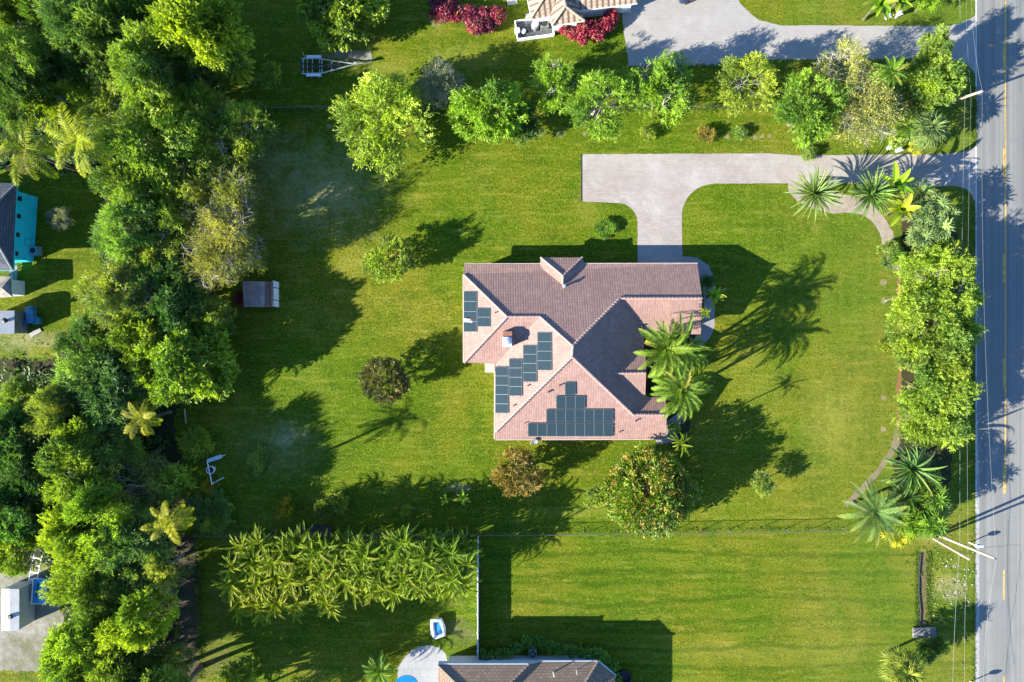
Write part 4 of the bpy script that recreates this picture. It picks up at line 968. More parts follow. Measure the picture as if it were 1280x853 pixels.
def crown_mesh(name, seed, C, Rr, n, L, W, cluster=6, droop=.25, open_=.6, jitter=.14, alt=0.0, mat=None, low=-.35, hang=0.0, core=True, fold=.25):
    r_ = np.random.RandomState(seed)
    w = Rr**2; w = w/w.sum(); m = n//cluster
    k = r_.choice(len(C), size=int(m*1.9), p=w)
    d = norm(r_.normal(size=(len(k),3))); d[:,2] = np.where(d[:,2] < low, -d[:,2], d[:,2])
    rad = Rr[k] * (1 - np.abs(r_.normal(0, jitter, len(k))))
    p = C[k] + d*rad[:,None]
    keep = np.ones(len(k), bool)
    for j in range(len(C)):
        inside = (np.linalg.norm(p - C[j], axis=1) < Rr[j]*.80) & (k != j); keep &= ~inside
    p, d, k = p[keep][:m], d[keep][:m], k[keep][:m]
    lob_t = r_.uniform(-.30, .30, len(C)); m = len(p)
    ct = .5 + lob_t[k] + r_.normal(0, .10, m)
    out = norm(d*.8 + np.array([0,0,.35])); 
    P_ = np.repeat(p, cluster, 0); O_ = np.repeat(out, cluster, 0); T_ = np.repeat(ct, cluster) + r_.normal(0, .15, m*cluster)
    a = norm(np.cross(O_, r_.normal(size=O_.shape)))
    el = r_.uniform(-.1, open_*1.5, (len(P_),1))
    dirs = norm(a + O_*el + np.array([0,0,-droop]))
    nrm = norm(O_ + .35*r_.normal(size=O_.shape) + np.array([0,0,.25]))
    Ls = L * r_.uniform(.65, 1.25, len(P_)); Ws = W * r_.uniform(.75, 1.2, len(P_))
    P_ = P_ + r_.normal(0, L*.22, P_.shape)
    al = (r_.rand(m) < alt).astype(float) if alt else np.zeros(m)
    al = np.repeat(al, cluster) * r_.uniform(.3, 1, len(P_))
    return leaves_mesh(name, P_, dirs, nrm, Ls, Ws, T_, al, mat, fold)

def wav(seed, freq, k=14):
    """smooth random field in [-1, 1] from a handful of plane waves"""
    r_ = np.random.RandomState(seed); w = norm(r_.normal(size=(k,3)))*freq*r_.uniform(.6,1.5,(k,1)); ph = r_.uniform(0,6.28,k)
    return lambda p: np.sin(p @ w.T + ph).sum(1)/math.sqrt(k*.5)/1.6
def spray_crown(name, seed, n, L, W, twig=.15, per=7, depth=.16, gap=-.35, rz=.72, rough=(.16,.12,.07), core=.14, droop=.2, alt=0.0, mat=None, low=-.45, fold=.25, clump=5.0):
    """leaves on short twigs spread through an uneven, gappy shell"""
    r_ = np.random.RandomState(seed); m = n//per; a = wav(seed+1,2.6); b = wav(seed+2,6.5); c = wav(seed+3,14.); g1 = wav(seed+4,clump); g2 = wav(seed+5,clump*2.6); tn = wav(seed+6,3.5)
    P_ = np.zeros((0,3)); D_ = np.zeros((0,3))
    while len(P_) < m:
        d = norm(r_.normal(size=(m*3,3))); d = d[d[:,2] > low]
        r0 = .88 + rough[0]*a(d) + rough[1]*b(d) + rough[2]*c(d)
        t = np.abs(r_.normal(0,depth,len(d))); q = r_.rand(len(d)) < core; t = np.where(q, r_.uniform(.2,.7,len(d)), t)
        p = d*(r0*(1-t))[:,None]; keep = (g1(p)*.65 + g2(p)*.45 + b(d)*.35 > gap) | (q & (r_.rand(len(d)) < .6))
        P_ = np.vstack([P_, p[keep]]); D_ = np.vstack([D_, d[keep]])
    P_, D_ = P_[:m], D_[:m]; o = norm(D_*.75 + r_.normal(0,.45,D_.shape) + np.array([0,0,.18]))
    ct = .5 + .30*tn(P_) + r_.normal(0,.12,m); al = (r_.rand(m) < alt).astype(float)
    side = norm(np.cross(o, r_.normal(size=o.shape))); nn = np.cross(side, o); nn = np.where(nn[:,2:3] < 0, -nn, nn)
    B = []; D = []; N = []; T = []; A = []
    for j in range(per):
        s = (j+.5)/per; sg = 1 if j % 2 else -1
        B.append(P_ + o*twig*s*r_.uniform(.7,1.2,(m,1))); dd = o*(.45+.5*s) + side*sg*(.95-.6*s) + nn*r_.uniform(-.15,.35,(m,1)) + r_.normal(0,.2,o.shape); dd[:,2] -= droop
        D.append(dd); N.append(nn + r_.normal(0,.32,o.shape) + np.array([0,0,.2])); T.append(ct + r_.normal(0,.13,m)); A.append(al*r_.uniform(.3,1,m))
    B = np.vstack(B)*np.array([1,1,rz]); D = np.vstack(D); N = norm(np.vstack(N)); T = np.hstack(T); A = np.hstack(A)
    return leaves_mesh(name, B, D, N, L*r_.uniform(.65,1.3,len(B)), W*r_.uniform(.75,1.2,len(B)), T, A, mat, fold)

def trunk_mesh(name, seed, zc=1.6, limbs=7, reach=.75, r0=.075, rz=.7, twigs=0):
    """unit tree: crown centre at z = zc, crown radius 1"""
    rr = random.Random(seed); mb = MB()
    top = Vector((rr.uniform(-.06,.06), rr.uniform(-.06,.06), zc*.62))
    mb.tube([(0,0,-.02),(top.x*.3,top.y*.3,zc*.2),(top.x,top.y,top.z),(top.x*1.3,top.y*1.3,zc+.2*rz)], [r0*1.5,r0*1.05,r0*.85,r0*.3], 8)
    for i in range(limbs):
        t = 2*math.pi*(i+rr.uniform(-.3,.3))/limbs; el = rr.uniform(.1,1.0); re = reach*rr.uniform(.75,1.1)
        s = top.lerp(Vector((0,0,zc*.3)), rr.uniform(0,.4))
        e = Vector((math.cos(t)*re*math.cos(el*.9), math.sin(t)*re*math.cos(el*.9), zc + rz*re*math.sin(el)*.9 - .05))
        md = s.lerp(e,.5) + Vector((rr.uniform(-.06,.06), rr.uniform(-.06,.06), rr.uniform(0,.12)))
        mb.tube([s, md, e], [r0*.6, r0*.38, r0*.12], 6)
        for j in range(2 + twigs):
            q = md.lerp(e, rr.uniform(.1,.95)); g = Vector((rr.uniform(-1,1), rr.uniform(-1,1), rr.uniform(-.1,.9))).normalized()*rr.uniform(.18,.42)
            mb.tube([q, q+g*.55+Vector((0,0,.02)), q+g], [r0*.26, r0*.16, r0*.05], 5, cap=False)
    return mb.mesh(name)

PROTO = {}
def proto_tree(key, seeds, lob, cr, tr, bark=None):
    L_ = []
    for s in seeds:
        if lob is None: cm_ = spray_crown('crown', s+100, **cr)
        else:
            C, Rr = lobes(s, **lob); cm_ = crown_mesh('crown', s+100, C, Rr, **cr)
        tm = trunk_mesh('trunk', s+200, **tr); tm.materials.append(bark or M_BARK); L_.append((cm_, tm))
    PROTO[key] = (L_, tr.get('zc', 1.6))
proto_tree('fine', (1,2,3), None, dict(n=19000, L=.062, W=.032, twig=.15, depth=.18, gap=-.12, rough=(.17,.15,.10), clump=6.0), dict())
proto_tree('big', (4,5), None, dict(n=21000, L=.060, W=.038, twig=.11, depth=.13, gap=-.15, rough=(.10,.10,.09), clump=8, alt=.03), dict())
proto_tree('broad', (6,7), None, dict(n=13000, L=.082, W=.046, twig=.17, depth=.22, gap=.0, per=6, rough=(.17,.15,.10), clump=6.), dict())
proto_tree('feather', (8,9), None, dict(n=16000, L=.105, W=.022, twig=.17, depth=.2, gap=-.1, droop=.35, per=8, rough=(.17,.14,.10), clump=6.), dict(), M_PALEBARK)
proto_tree('airy', (10,11,12), None, dict(n=13000, L=.058, W=.030, twig=.17, depth=.32, gap=.15, rough=(.18,.16,.10), core=.04, low=-.35, clump=6.5), dict(limbs=12, reach=.88, twigs=4, r0=.045), M_PALEBARK)
proto_tree('shrub', (13,14,25), None, dict(n=3200, L=.145, W=.070, twig=.26, depth=.24, gap=-.05, rz=.85, rough=(.2,.17,.1), low=-.3, core=.2), dict(zc=.75, limbs=5, r0=.05))
proto_tree('ball', (15,16,27), None, dict(n=8500, L=.095, W=.042, twig=.18, depth=.17, gap=-.25, rz=.9, rough=(.13,.11,.08), alt=.10), dict(zc=1.05, limbs=6, r0=.06))
proto_tree('mango', (17,), None, dict(n=17000, L=.080, W=.034, twig=.15, depth=.11, gap=-.45, rz=.78, rough=(.09,.09,.08), clump=7., droop=.4, alt=.30, mat=M_MANGO, core=.2), dict(zc=1.25))
proto_tree('twiggy', (18,19), None, dict(n=8500, L=.050, W=.022, twig=.16, depth=.36, gap=-.05, rough=(.16,.12,.08), core=.05, alt=.12, per=5), dict(limbs=18, reach=.95, twigs=10, r0=.034), M_PALEBARK)
proto_tree('tuft', (20,26), None, dict(n=1100, L=.30, W=.085, twig=.4, depth=.28, gap=-.1, rz=.9, rough=(.2,.17,.1), low=-.25, per=5), dict(zc=.7, limbs=4, r0=.05))

COLS = dict(dk=(.095,.180,.030), md=(.185,.265,.040), br=(.228,.312,.032), vb=(.175,.305,.024), yl=(.215,.295,.024), ol=(.210,.255,.052), og=(.255,.275,.070), bl=(.160,.250,.050),
            gy=(.200,.215,.140), hz=(.238,.335,.032), db=(.052,.062,.015), orr=(.225,.178,.034), red=(.200,.020,.040), yo=(.32,.27,.010), dg=(.060,.125,.026))
cnt = {}
def tree(px, py, r, h, kind, c, label, name='broadleaf_tree', cat='tree', group=None, rzs=1.0, rot=None, var=None, lean=None):
    """px, py, r as seen on the site plan; h the full height in metres"""
    protos, zcu = PROTO[kind]; i = cnt.get(kind, 0); cnt[kind] = i+1
    cm_, tm = protos[(i if var is None else var) % len(protos)]
    Rw0 = r*G*(H-.65*h)/H
    flat = .72*rzs
    zc = max(h - Rw0*flat*1.0, h*.5); zc = min(zc, h*.64) if kind not in ('ball','shrub','tuft','mango') else zc; Rw = r*G*(H-zc)/H
    zr = (h - zc)/1.02 / .95
    b = P(px, py, zc); e = empty(name, (b[0], b[1], 0), 0, label, cat, group)
    rz = rng.uniform(0, 6.28) if rot is None else rot
    base = COLS[c] if isinstance(c, str) else c; f = rng.uniform(.88, 1.12); g = rng.uniform(.92, 1.08)
    colr = (min(1,base[0]*f*g), min(1,base[1]*f), min(1,base[2]*f/g))
    sh = zr/.72 if kind not in ('ball','shrub','tuft') else zr/.9
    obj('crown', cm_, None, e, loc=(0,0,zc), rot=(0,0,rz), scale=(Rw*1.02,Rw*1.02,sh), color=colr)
    obj('trunk', tm, None, e, loc=(0,0,0), rot=(0,0,rz), scale=(Rw,Rw,zc/zcu))
    return e

# ---------------------------------------------------------------- palms, bananas and rosettes
def frond(n=24, bend=1.1, leaf=.30, lw=.045, vee=.35, seed=0, fwd=.75):
    """unit feather frond along +x: list of leaflet rows"""
    r_ = np.random.RandomState(seed); s = np.linspace(.10, 1, n)
    return s, bend, leaf, lw, vee, fwd
def palm_crown(name, seed, fronds, n=22, leaf=.28, lw=.05, vee=.3, bend=(.8,1.5), el=(1.35,-.25), Lr=(.85,1.1), fwd=.7, mat=None, z0=0.0, spread=0.0, rach=.012, tipy=0.0):
    r_ = np.random.RandomState(seed); B=[];D=[];N=[];Ls=[];Ws=[];T=[];A=[]; mbr = []
    for i in range(fronds):
        f = i/max(1,fronds-1); az = i*2.39996 + r_.uniform(-.25,.25); e0 = el[0] + (el[1]-el[0])*f**.8 + r_.uniform(-.12,.12)
        bn = r_.uniform(*bend); Lf = r_.uniform(*Lr); ca, sa = math.cos(az), math.sin(az)
        ox, oy, oz = (r_.uniform(-spread,spread), r_.uniform(-spread,spread), r_.uniform(-spread,spread)*.8) if spread else (0,0,0)
        pts = [np.array([ox,oy,z0+oz])]; dirs = []; steps = n; ang = e0; ds = Lf/steps; tw = r_.uniform(-.5,.5)
        for j in range(steps):
            ang = e0 - bn*(j/steps)**1.3
            d = np.array([ca*math.cos(ang), sa*math.cos(ang), math.sin(ang)]); dirs.append(d); pts.append(pts[-1]+d*ds)
        side = np.array([-sa, ca, 0]); tf = .5 + r_.uniform(-.2,.2); al = 1.0 if r_.rand() < .05 else 0.0
        for j in range(2, steps):
            d = dirs[j]; upv = np.cross(d, side)*-1; upv = -upv if upv[2] < 0 and abs(ang) < 1.5 else upv
            upv = np.cross(side, d)*-1
            if np.dot(upv, np.array([0,0,1])) < 0: upv = -upv
            t = j/steps; prof = math.sin(min(1,(t*.92+.12))*math.pi)**.6
            ll = leaf*prof*Lf
            for sgn in (1,-1):
                dd = side*sgn*math.cos(vee+tw*sgn*.5) + upv*math.sin(vee+tw*sgn*.5) + d*fwd + r_.normal(0,.08,3); dd[2] -= .18
                B.append(pts[j]); D.append(dd); N.append(upv + .2*side*(-sgn)); Ls.append(ll*r_.uniform(.85,1.1)); Ws.append(lw*r_.uniform(.8,1.15)); T.append(tf + r_.normal(0,.08) + .12*(t-.5)); A.append(max(al*.6, tipy*max(0,(t-.62)/.38)*(.4+.6*(i%3==0))))
        # midrib
        for j in range(0, steps, 2):
            B.append(pts[j]); D.append(dirs[j]); N.append(np.array([0,0,1.])+.01*side); Ls.append(ds*2.6); Ws.append(rach*2*(1-.7*j/steps)); T.append(.9); A.append(.12)
    return leaves_mesh(name, np.array(B), np.array(D), np.array(N), np.array(Ls), np.array(Ws), np.array(T), np.array(A), mat or M_PALM, .12)
def blade_crown(name, seed, blades, L=(.8,1.1), W=.09, el=(1.45,.0), bend=(.5,1.2), segs=6, mat=None, tip=.1, z0=0.0, fold=.22, yel=.06, wob=.2):
    """strap or paddle leaves, each an arched folded strip"""
    r_ = np.random.RandomState(seed); V=[];F=[];T=[];A=[]
    for i in range(blades):
        f = i/max(1,blades-1); az = i*2.39996 + r_.uniform(-.3,.3); e0 = el[0]+(el[1]-el[0])*f + r_.uniform(-.15,.15); bn = r_.uniform(*bend); Lf = r_.uniform(*L)
        ca, sa = math.cos(az), math.sin(az); side = np.array([-sa,ca,0]); p = np.array([0,0,z0]) + np.array([ca,sa,0])*.02; tf = .5+r_.uniform(-.3,.3); al = 1.0 if r_.rand() < yel else 0.0
        yaw = r_.uniform(-wob,wob); b0 = len(V)
        for j in range(segs+1):
            t = j/segs; ang = e0 - bn*t**1.3; az2 = az + yaw*t; c2, s2 = math.cos(az2), math.sin(az2); sd = np.array([-s2,c2,0])
            d = np.array([c2*math.cos(ang), s2*math.cos(ang), math.sin(ang)]); u = np.cross(d, sd)*-1
            u = u if u[2] >= 0 else -u
            w = W*Lf*(tip + (1-tip)*math.sin(math.pi*min(1,(.18+.82*t)))**.7) if tip < .5 else W*Lf*(1-.75*t**1.5)
            V += [p+sd*w*.5+u*w*fold, p, p-sd*w*.5+u*w*fold]
            if j < segs: p = p + d*Lf/segs
        for j in range(segs):
            q = b0+3*j; F += [(q,q+1,q+4,q+3),(q+1,q+2,q+5,q+4)]; T += [tf+.1*j/segs-.05]*2; A += [al*.7*(j/segs)]*2
    me = bpy.data.meshes.new(name); me.from_pydata([tuple(v) for v in V],[],F); me.update()
    set_attr(me,'tint',np.clip(T,0,1)); set_attr(me,'alt',A); me.materials.append(mat or M_PALM)
    return me
def palmate_crown(name, seed, leaves=26, seg=13, el=(1.45,-.35), pet=.5, fan=.5, w=.055, span=4.0, droop=.25):
    """round fans of narrow blades on stalks"""
    r_ = np.random.RandomState(seed); B=[];D=[];N=[];Ls=[];Ws=[];T=[];A=[]
    for i in range(leaves):
        f = i/max(1,leaves-1); az = i*2.39996 + r_.uniform(-.3,.3); e0 = el[0]+(el[1]-el[0])*f**.9 + r_.uniform(-.15,.15); pl_ = pet*r_.uniform(.75,1.15)
        d = np.array([math.cos(az)*math.cos(e0), math.sin(az)*math.cos(e0), math.sin(e0)]); side = np.array([-math.sin(az), math.cos(az), 0]); tip = d*pl_; u = np.cross(side, d)*-1
        u = np.cross(d, side); u = u if u[2] > 0 else -u
        fd = d*math.cos(.5) - u*math.sin(.5) if e0 > .3 else d; fn = np.cross(fd, side); fn = fn if fn[2] > 0 else -fn
        tf = .5 + r_.uniform(-.22,.22); al = 1.0 if r_.rand() < .06 else 0.
        B.append(np.zeros(3)); D.append(d); N.append(u); Ls.append(pl_*1.05); Ws.append(.03); T.append(.7); A.append(0)
        for j in range(seg):
            a = (j/(seg-1)-.5)*span; dd = fd*math.cos(a) + side*math.sin(a) + r_.normal(0,.05,3); dd[2] -= droop*abs(r_.normal(.6,.4))
            B.append(tip); D.append(dd); N.append(fn + side*math.sin(a)*-.2); Ls.append(fan*(.72+.28*math.cos(a*.5))*r_.uniform(.85,1.1)); Ws.append(w*r_.uniform(.8,1.2)); T.append(tf+r_.normal(0,.10)); A.append(al*.7)
    return leaves_mesh(name, np.array(B), np.array(D), np.array(N), np.array(Ls), np.array(Ws), np.array(T), np.array(A), M_PALM, .2)
def ptrunk(name, seed, r0=.05, bend=.06, flare=1.5):
    rr = random.Random(seed); mb = MB(); pts=[]; rad=[]; a = rr.uniform(0,6.28)
    for i in range(9):
        t = i/8; pts.append((math.cos(a)*bend*math.sin(t*math.pi), math.sin(a)*bend*math.sin(t*math.pi), t)); rad.append(r0*(flare if i==0 else 1.12 if i%2 else 1.0)*(1-.25*t))
    mb.tube(pts, rad, 9); return mb.mesh(name)
PAL = {
 'coco': [palm_crown('crown', 31+i, 15, n=26, leaf=.22, lw=.034, vee=.1, bend=(1.0,1.7), el=(1.2,-.35)) for i in range(2)],
 'areca': [palm_crown('crown', 41+i, 26, n=22, leaf=.125, lw=.036, vee=.8, bend=(1.1,2.4), el=(1.4,.2), spread=.22, fwd=1.1) for i in range(4)],
 'garden': [palm_crown('crown', 51+i, 32, n=24, leaf=.18, lw=.032, vee=.7, bend=(.9,1.7), el=(1.35,-.2), spread=.05, fwd=.9) for i in range(3)],
 'bigdate': [palm_crown('crown', 61, 34, n=34, leaf=.13, lw=.017, vee=.55, bend=(.6,1.3), el=(1.3,-.05), fwd=.8, tipy=1.0)],
 'pandan': [blade_crown('crown', 71+i, 92, W=.058, el=(1.4,-.1), bend=(.3,.8), fold=.3, yel=.06) for i in range(2)],
 'strap': [blade_crown('crown', 75, 46, W=.075, el=(1.35,-.1), bend=(.6,1.9), fold=.3, yel=.08, wob=.6, segs=8)],
 'banana': [blade_crown('crown', 81+i, 10, W=.30, el=(1.35,.2), bend=(.4,1.4), segs=8, fold=.12, yel=.2, L=(.7,1.1)) for i in range(2)],
 'fan': [palmate_crown('crown', 91+i, 34, 15, pet=.52, fan=.5, w=.05) for i in range(3)],
 'rosette': [palmate_crown('crown', 95+i, 30, 9, pet=.6, fan=.38, w=.085, span=5.6, droop=.3) for i in range(3)],
}
PTR = [ptrunk('trunk', 5, .05), ptrunk('trunk', 6, .05, .12), ptrunk('trunk', 7, .05, .05)]
M_GREENSTEM = bark_mat('green_stem', (.10,.11,.03))
for t_ in PTR: t_.materials.append(M_BARK)
PTR[2].materials.clear(); PTR[2].materials.append(M_GREENSTEM)
def palm(px, py, r, h, kind, c, label, name='palm_tree', cat='palm', group=None, rot=None, tr=.16, base=None, var=None, zs=1.0, tint=1.0):
    """h: height of the crown's heart in metres; the trunk may lean from base to it"""
    i = cnt.get(kind,0); cnt[kind] = i+1; Lm = PAL[kind]; me = Lm[(i if var is None else var) % len(Lm)]
    Rw = r*G*(H-h)/H; q = P(px,py,h); b = P(*base) if base else (q[0],q[1],0)
    e = empty(name,(b[0],b[1],0),0,label,cat,group); b_ = COLS[c] if isinstance(c,str) else c; f = rng.uniform(.9,1.1)
    rz = rng.uniform(0,6.28) if rot is None else rot
    obj('crown', me, None, e, loc=(q[0]-b[0],q[1]-b[1],h), rot=(0,0,rz), scale=(Rw,Rw,Rw*zs), color=tuple(x*f for x in b_))
    d = Vector((q[0]-b[0],q[1]-b[1],h)); t = PTR[2] if h < 4.2 else PTR[i%2]
    o = obj('trunk', t, None, e, rot=Vector((0,0,1)).rotation_difference(d).to_euler(), scale=(tr/.05,tr/.05,d.length))
    return e
PC = dict(coco=(.200,.245,.012), areca=(.160,.222,.010), dkp=(.075,.150,.022), grn=(.115,.215,.022), sil=(.165,.240,.075), yel=(.30,.31,.016), ban=(.165,.285,.016), dull=(.10,.16,.05))
COLS.update(PC)
# ---------------------------------------------------------------- the wood on the west side
W_ = 'trees of the dense west wood'
def wood(*a, **k): return tree(*a, group=W_, **k)
wood(14,10,32,9,'fine','yl','yellowish green tree in the extreme top left corner of the wood')
wood(60,16,34,8,'feather','dk','dark tree just right of the yellowish corner tree')
wood(108,28,46,11,'feather','bl','large grey green tree at the top of the wood with drooping leaves')
wood(163,14,34,10,'fine','md','mid green tree at the top edge between grey green and yellow green trees')
wood(203,24,28,9,'broad','dk','dark tree beside the tall yellow green one at the top edge')
wood(250,36,48,13,'broad','yl','tall yellow green tree at the top east corner of the wood')
wood(278,60,30,9,'fine','md','dull green tree tucked under the tall yellow green tree')
wood(20,72,40,10,'feather','md','grey green tree at the left edge below the corner tree')
wood(62,92,30,6,'fine','dg','low dark tree in the shaded hollow of the upper wood')
wood(108,72,32,7,'fine','dk','dark green tree in the shade south of the large grey green tree')
wood(172,58,36,9,'fine','dk','dark crowned tree in the middle of the upper wood')
wood(188,92,44,11,'fine','md','wide mid green tree in the middle of the upper wood')
wood(236,88,28,7,'fine','dk','dark tree shaded beneath the yellow green tree')
wood(28,122,38,9,'feather','md','grey green tree above the two coconut palms at the left edge')
wood(70,138,32,8,'airy','yl','sparse yellowish tree just above the right hand coconut palm')
wood(102,128,28,6,'airy','yl','thin yellow olive tree above the right hand coconut palm with brown gaps')
wood(146,132,32,6,'airy','ol','olive leaved thin tree west of the bright rounded tree')
wood(205,136,40,8,'fine','br','bright green rounded tree nearest the middle of the upper wood')
wood(245,128,26,6.5,'fine','br','smaller bright rounded tree joined to the larger one on its east side')
wood(182,186,48,9.5,'fine','br','broad bright green tree east of the coconut palms')
wood(262,172,44,7,'airy','br','bright broad leaved tree west of the lawn edge')
wood(305,158,32,6,'airy','br','bright broad leaved tree overhanging the lawn edge')
wood(225,205,40,7,'airy','md','mid green tree south of the broad bright tree')
wood(160,240,40,9,'fine','md','mid green tree above the teal house lawn')
wood(160,288,40,9,'feather','bl','feathery pale green tree beside the sunny patch of the teal house lawn')
wood(212,262,44,8,'airy','br','bright green tree in the centre of the middle wood')
wood(250,236,32,7,'airy','ol','olive green tree north of the golden trees')
wood(292,246,38,8,'twiggy','ol','thin olive tree leaning over the lawn in the middle wood')
wood(286,282,40,9,'twiggy','og','golden olive tree, the upper of two on the wood edge')
wood(270,324,42,9,'twiggy','og','golden olive tree, the lower of two north of the garden shed')
wood(308,316,30,7,'twiggy','ol','thin grey olive tree just north of the garden shed')
wood(170,330,42,7,'twiggy','ol','grey brown twiggy tree with few leaves in the middle wood')
wood(200,312,28,7,'airy','ol','thin olive tree with grey branches between green trees')
wood(142,368,36,9,'airy','ol','thin pale olive tree nearest the white roofed shed')
wood(178,372,28,8,'twiggy','ol','half bare olive tree north of the great round tree')
wood(222,342,34,6.5,'fine','dk','dark green tree west of the garden shed')
wood(215,378,42,7,'fine','dk','dark glossy tree north of the great round tree')
wood(264,396,28,6,'fine','md','small green tree in the shade south west of the garden shed')
wood(125,420,34,5,'fine','dk','low dark tree in the shade below the white roofed shed')
wood(100,432,26,4,'fine','dk','lowest dark bush like tree on the shaded bank west of the round tree', name='bushy_tree')
wood(236,450,60,7.6,'big','yl','great round yellow green tree standing out at the wood edge')
wood(186,422,38,7,'broad','yl','yellow green tree joined to the west side of the great round tree')
wood(130,488,56,7.5,'feather','bl','large dark blue green tree with drooping foliage left of the round tree')
wood(72,512,30,8,'feather','ol','olive green tree on the west side of the blue green tree')
wood(24,500,28,4.5,'fine','md','small bright topped tree at the left edge in deep shade')
wood(14,548,40,8,'fine','dg','very dark tree at the left edge of the lower wood')
wood(42,590,38,8,'fine','dg','dark tree just west of the long bright tree')
wood(92,588,48,9,'fine','br','tall bright green tree in the lower wood')
wood(98,548,28,7.5,'fine','br','smaller bright tree on the north side of the tall bright tree')
wood(142,566,36,6.5,'fine','md','mid green tree east of the tall bright tree')
wood(196,598,30,5,'twiggy','ol','scrubby half bare tree near the white pipe frame')
wood(160,608,40,7,'airy','ol','dull olive tree among dead branches in the lower wood')
wood(18,640,44,9,'fine','dk','dark green tree at the left edge above the bright shrubs')
wood(56,638,28,7,'fine','dg','dark narrow tree above the rock yard')
wood(124,632,38,10,'fine','yl','yellow green rounded tree above the olive scrub')
wood(20,682,36,8,'fine','br','bright tree at the left edge above the rock yard')
wood(94,666,34,9,'fine','br','bright green tree north east of the rock yard')
wood(114,728,36,9,'fine','br','bright green tree overhanging the above ground pool')
wood(132,690,32,9,'fine','md','mid green tree between the two bright rows of the lower wood')
wood(168,680,44,9,'feather','bl','grey green tree west of the leaning yellow palm')
wood(200,712,32,8,'airy','ol','olive tree beside the bare soil strip')
wood(142,738,34,8,'feather','bl','pale grey green tree in the middle of the lower wood')
wood(180,768,40,10,'fine','yl','yellow green tree beside the lower soil strip')
wood(130,790,38,9,'fine','br','bright green tree near the bottom of the wood')
wood(95,812,40,10,'fine','br','bright green tree below the rock yard at the bottom of the wood')
wood(160,832,44,9,'fine','md','mid green tree at the bottom edge of the wood')
wood(205,828,24,7,'fine','md','small dark green tree at the bottom edge by the soil strip')
wood(150,888,46,12,'fine','br','bright tree mostly below the bottom edge of the picture at the wood foot')
wood(208,878,42,12,'fine','md','mid green tree peeping in at the bottom edge near the soil strip')
wood(178,935,46,13,'fine','md','tall tree below the bottom edge throwing long shade over the lawn')
wood(236,930,40,12,'airy','md','outermost tree below the bottom edge beside the soil strip')
wood(92,862,34,9,'fine','br','bright tree cut by the bottom edge below the rock yard')
palm(30,186,50,9.5,'coco','coco','coconut palm at the left edge above the teal house','coconut_palm')
palm(98,178,52,10,'coco','coco','coconut palm with long yellow fronds west of the bright trees','coconut_palm')
palm(301,88,21,4,'garden','yel','small yellow fronded palm alone at the top of the wood edge')
palm(178,522,30,6,'coco','yel','yellow fronded palm below the great round tree')
palm(212,652,34,10,'coco','yel','tall palm with drooping pale yellow fronds at the west end of the long fence','coconut_palm', base=(238,628))
tree(246,556,17,1.6,'tuft','yl','yellow green shrub lit at the wood edge above the pipe frame','shrub','shrub')
tree(218,600,20,5,'tuft','yl','upright yellowish shrub at the wood edge west of the pipe frame','shrub','shrub')
tree(264,640,26,1.2,'shrub','md','low spreading green shrub south of the white pipe frame','shrub','shrub')
tree(268,652,12,1.5,'tuft','yl','bright sprig of a shrub on the shaded lawn north of the long fence','shrub','shrub')
tree(295,846,24,2.5,'shrub','yl','yellow green shrub at the bottom edge left of the palm hedge','shrub','shrub')
tree(356,634,12,1.8,'shrub','yo','yellow flowering shrub on the shaded west lawn','shrub','shrub')
tree(404,634,10,1.2,'shrub','yl','pale leafed low shrub north of the compost bins, west of two','shrub','shrub')
tree(424,630,13,1.3,'shrub','yl','pale leafed low shrub north of the compost bins, east of two','shrub','shrub')
tree(322,576,14,.6,'shrub','yl','low weedy clump east of the white pipe frame','shrub','shrub')
palm(578,622,13,1.4,'banana','ban','young banana plant with bright leaves on the shaded lawn','banana_plant','banana plant')
palm(556,624,9,1.0,'banana','ban','tiny banana plant west of the young banana plant','banana_plant','banana plant')
tree(508,638,7,.8,'tuft','yl','tiny lone sprig at the edge of the palm hedge shade','shrub','shrub')
tree(340,93,13,2.5,'shrub','yl','small yellow green bush west of the boat trailer','shrub','shrub')
tree(304,374,9,1.4,'tuft','red','reddish vine clump against the west side of the garden shed','vine','vine')
tree(326,158,10,1.6,'shrub','yl','yellowish bush at the east rim of the upper wood','shrub','shrub')
tree(75,272,16,3,'twiggy','gy','small bare shrub in the shade east of the teal wall','shrub','shrub')
tree(262,610,9,.5,'tuft','yo','tiny yellow weed clump at the foot of the white pipe frame','shrub','shrub')

# the low growth under the wood, nobody could count it
r_ = np.random.RandomState(77); pts = []
poly = [(-40,0),(250,0),(285,120),(295,200),(290,330),(240,400),(250,470),(205,520),(215,580),(215,700),(208,853),(80,853),(85,700),(0,690),(0,445),(60,470),(120,430),(140,380),(128,320),(128,240),(115,215),(-40,215)]
def inpoly(x, y):
    c = False; n = len(poly)
    for i in range(n):
        x1,y1 = poly[i]; x2,y2 = poly[i-1]
        if (y1 > y) != (y2 > y) and x < (x2-x1)*(y-y1)/(y2-y1)+x1: c = not c
    return c
while len(pts) < 2600:
    x, y = r_.uniform(-40,300), r_.uniform(0,853)
    if inpoly(x,y): pts.append(P(x,y))
C = np.array(pts); C[:,2] = r_.uniform(.1,.9,len(C))
m = 7; B = np.repeat(C,m,0) + r_.normal(0,.25,(len(C)*m,3))*np.array([1,1,.4]); B[:,2] = np.maximum(B[:,2],.05)
D = r_.normal(size=B.shape); D[:,2] = np.abs(D[:,2])*.4
me = leaves_mesh('undergrowth', B, D, norm(r_.normal(size=B.shape)*.4+np.array([0,0,1])), r_.uniform(.35,.7,len(B)), r_.uniform(.16,.3,len(B)), np.clip(r_.normal(.4,.2,len(B)),0,1))
tag(obj('undergrowth', me, color=COLS['dk']), 'low tangled undergrowth beneath the west wood', 'undergrowth', kind='stuff')

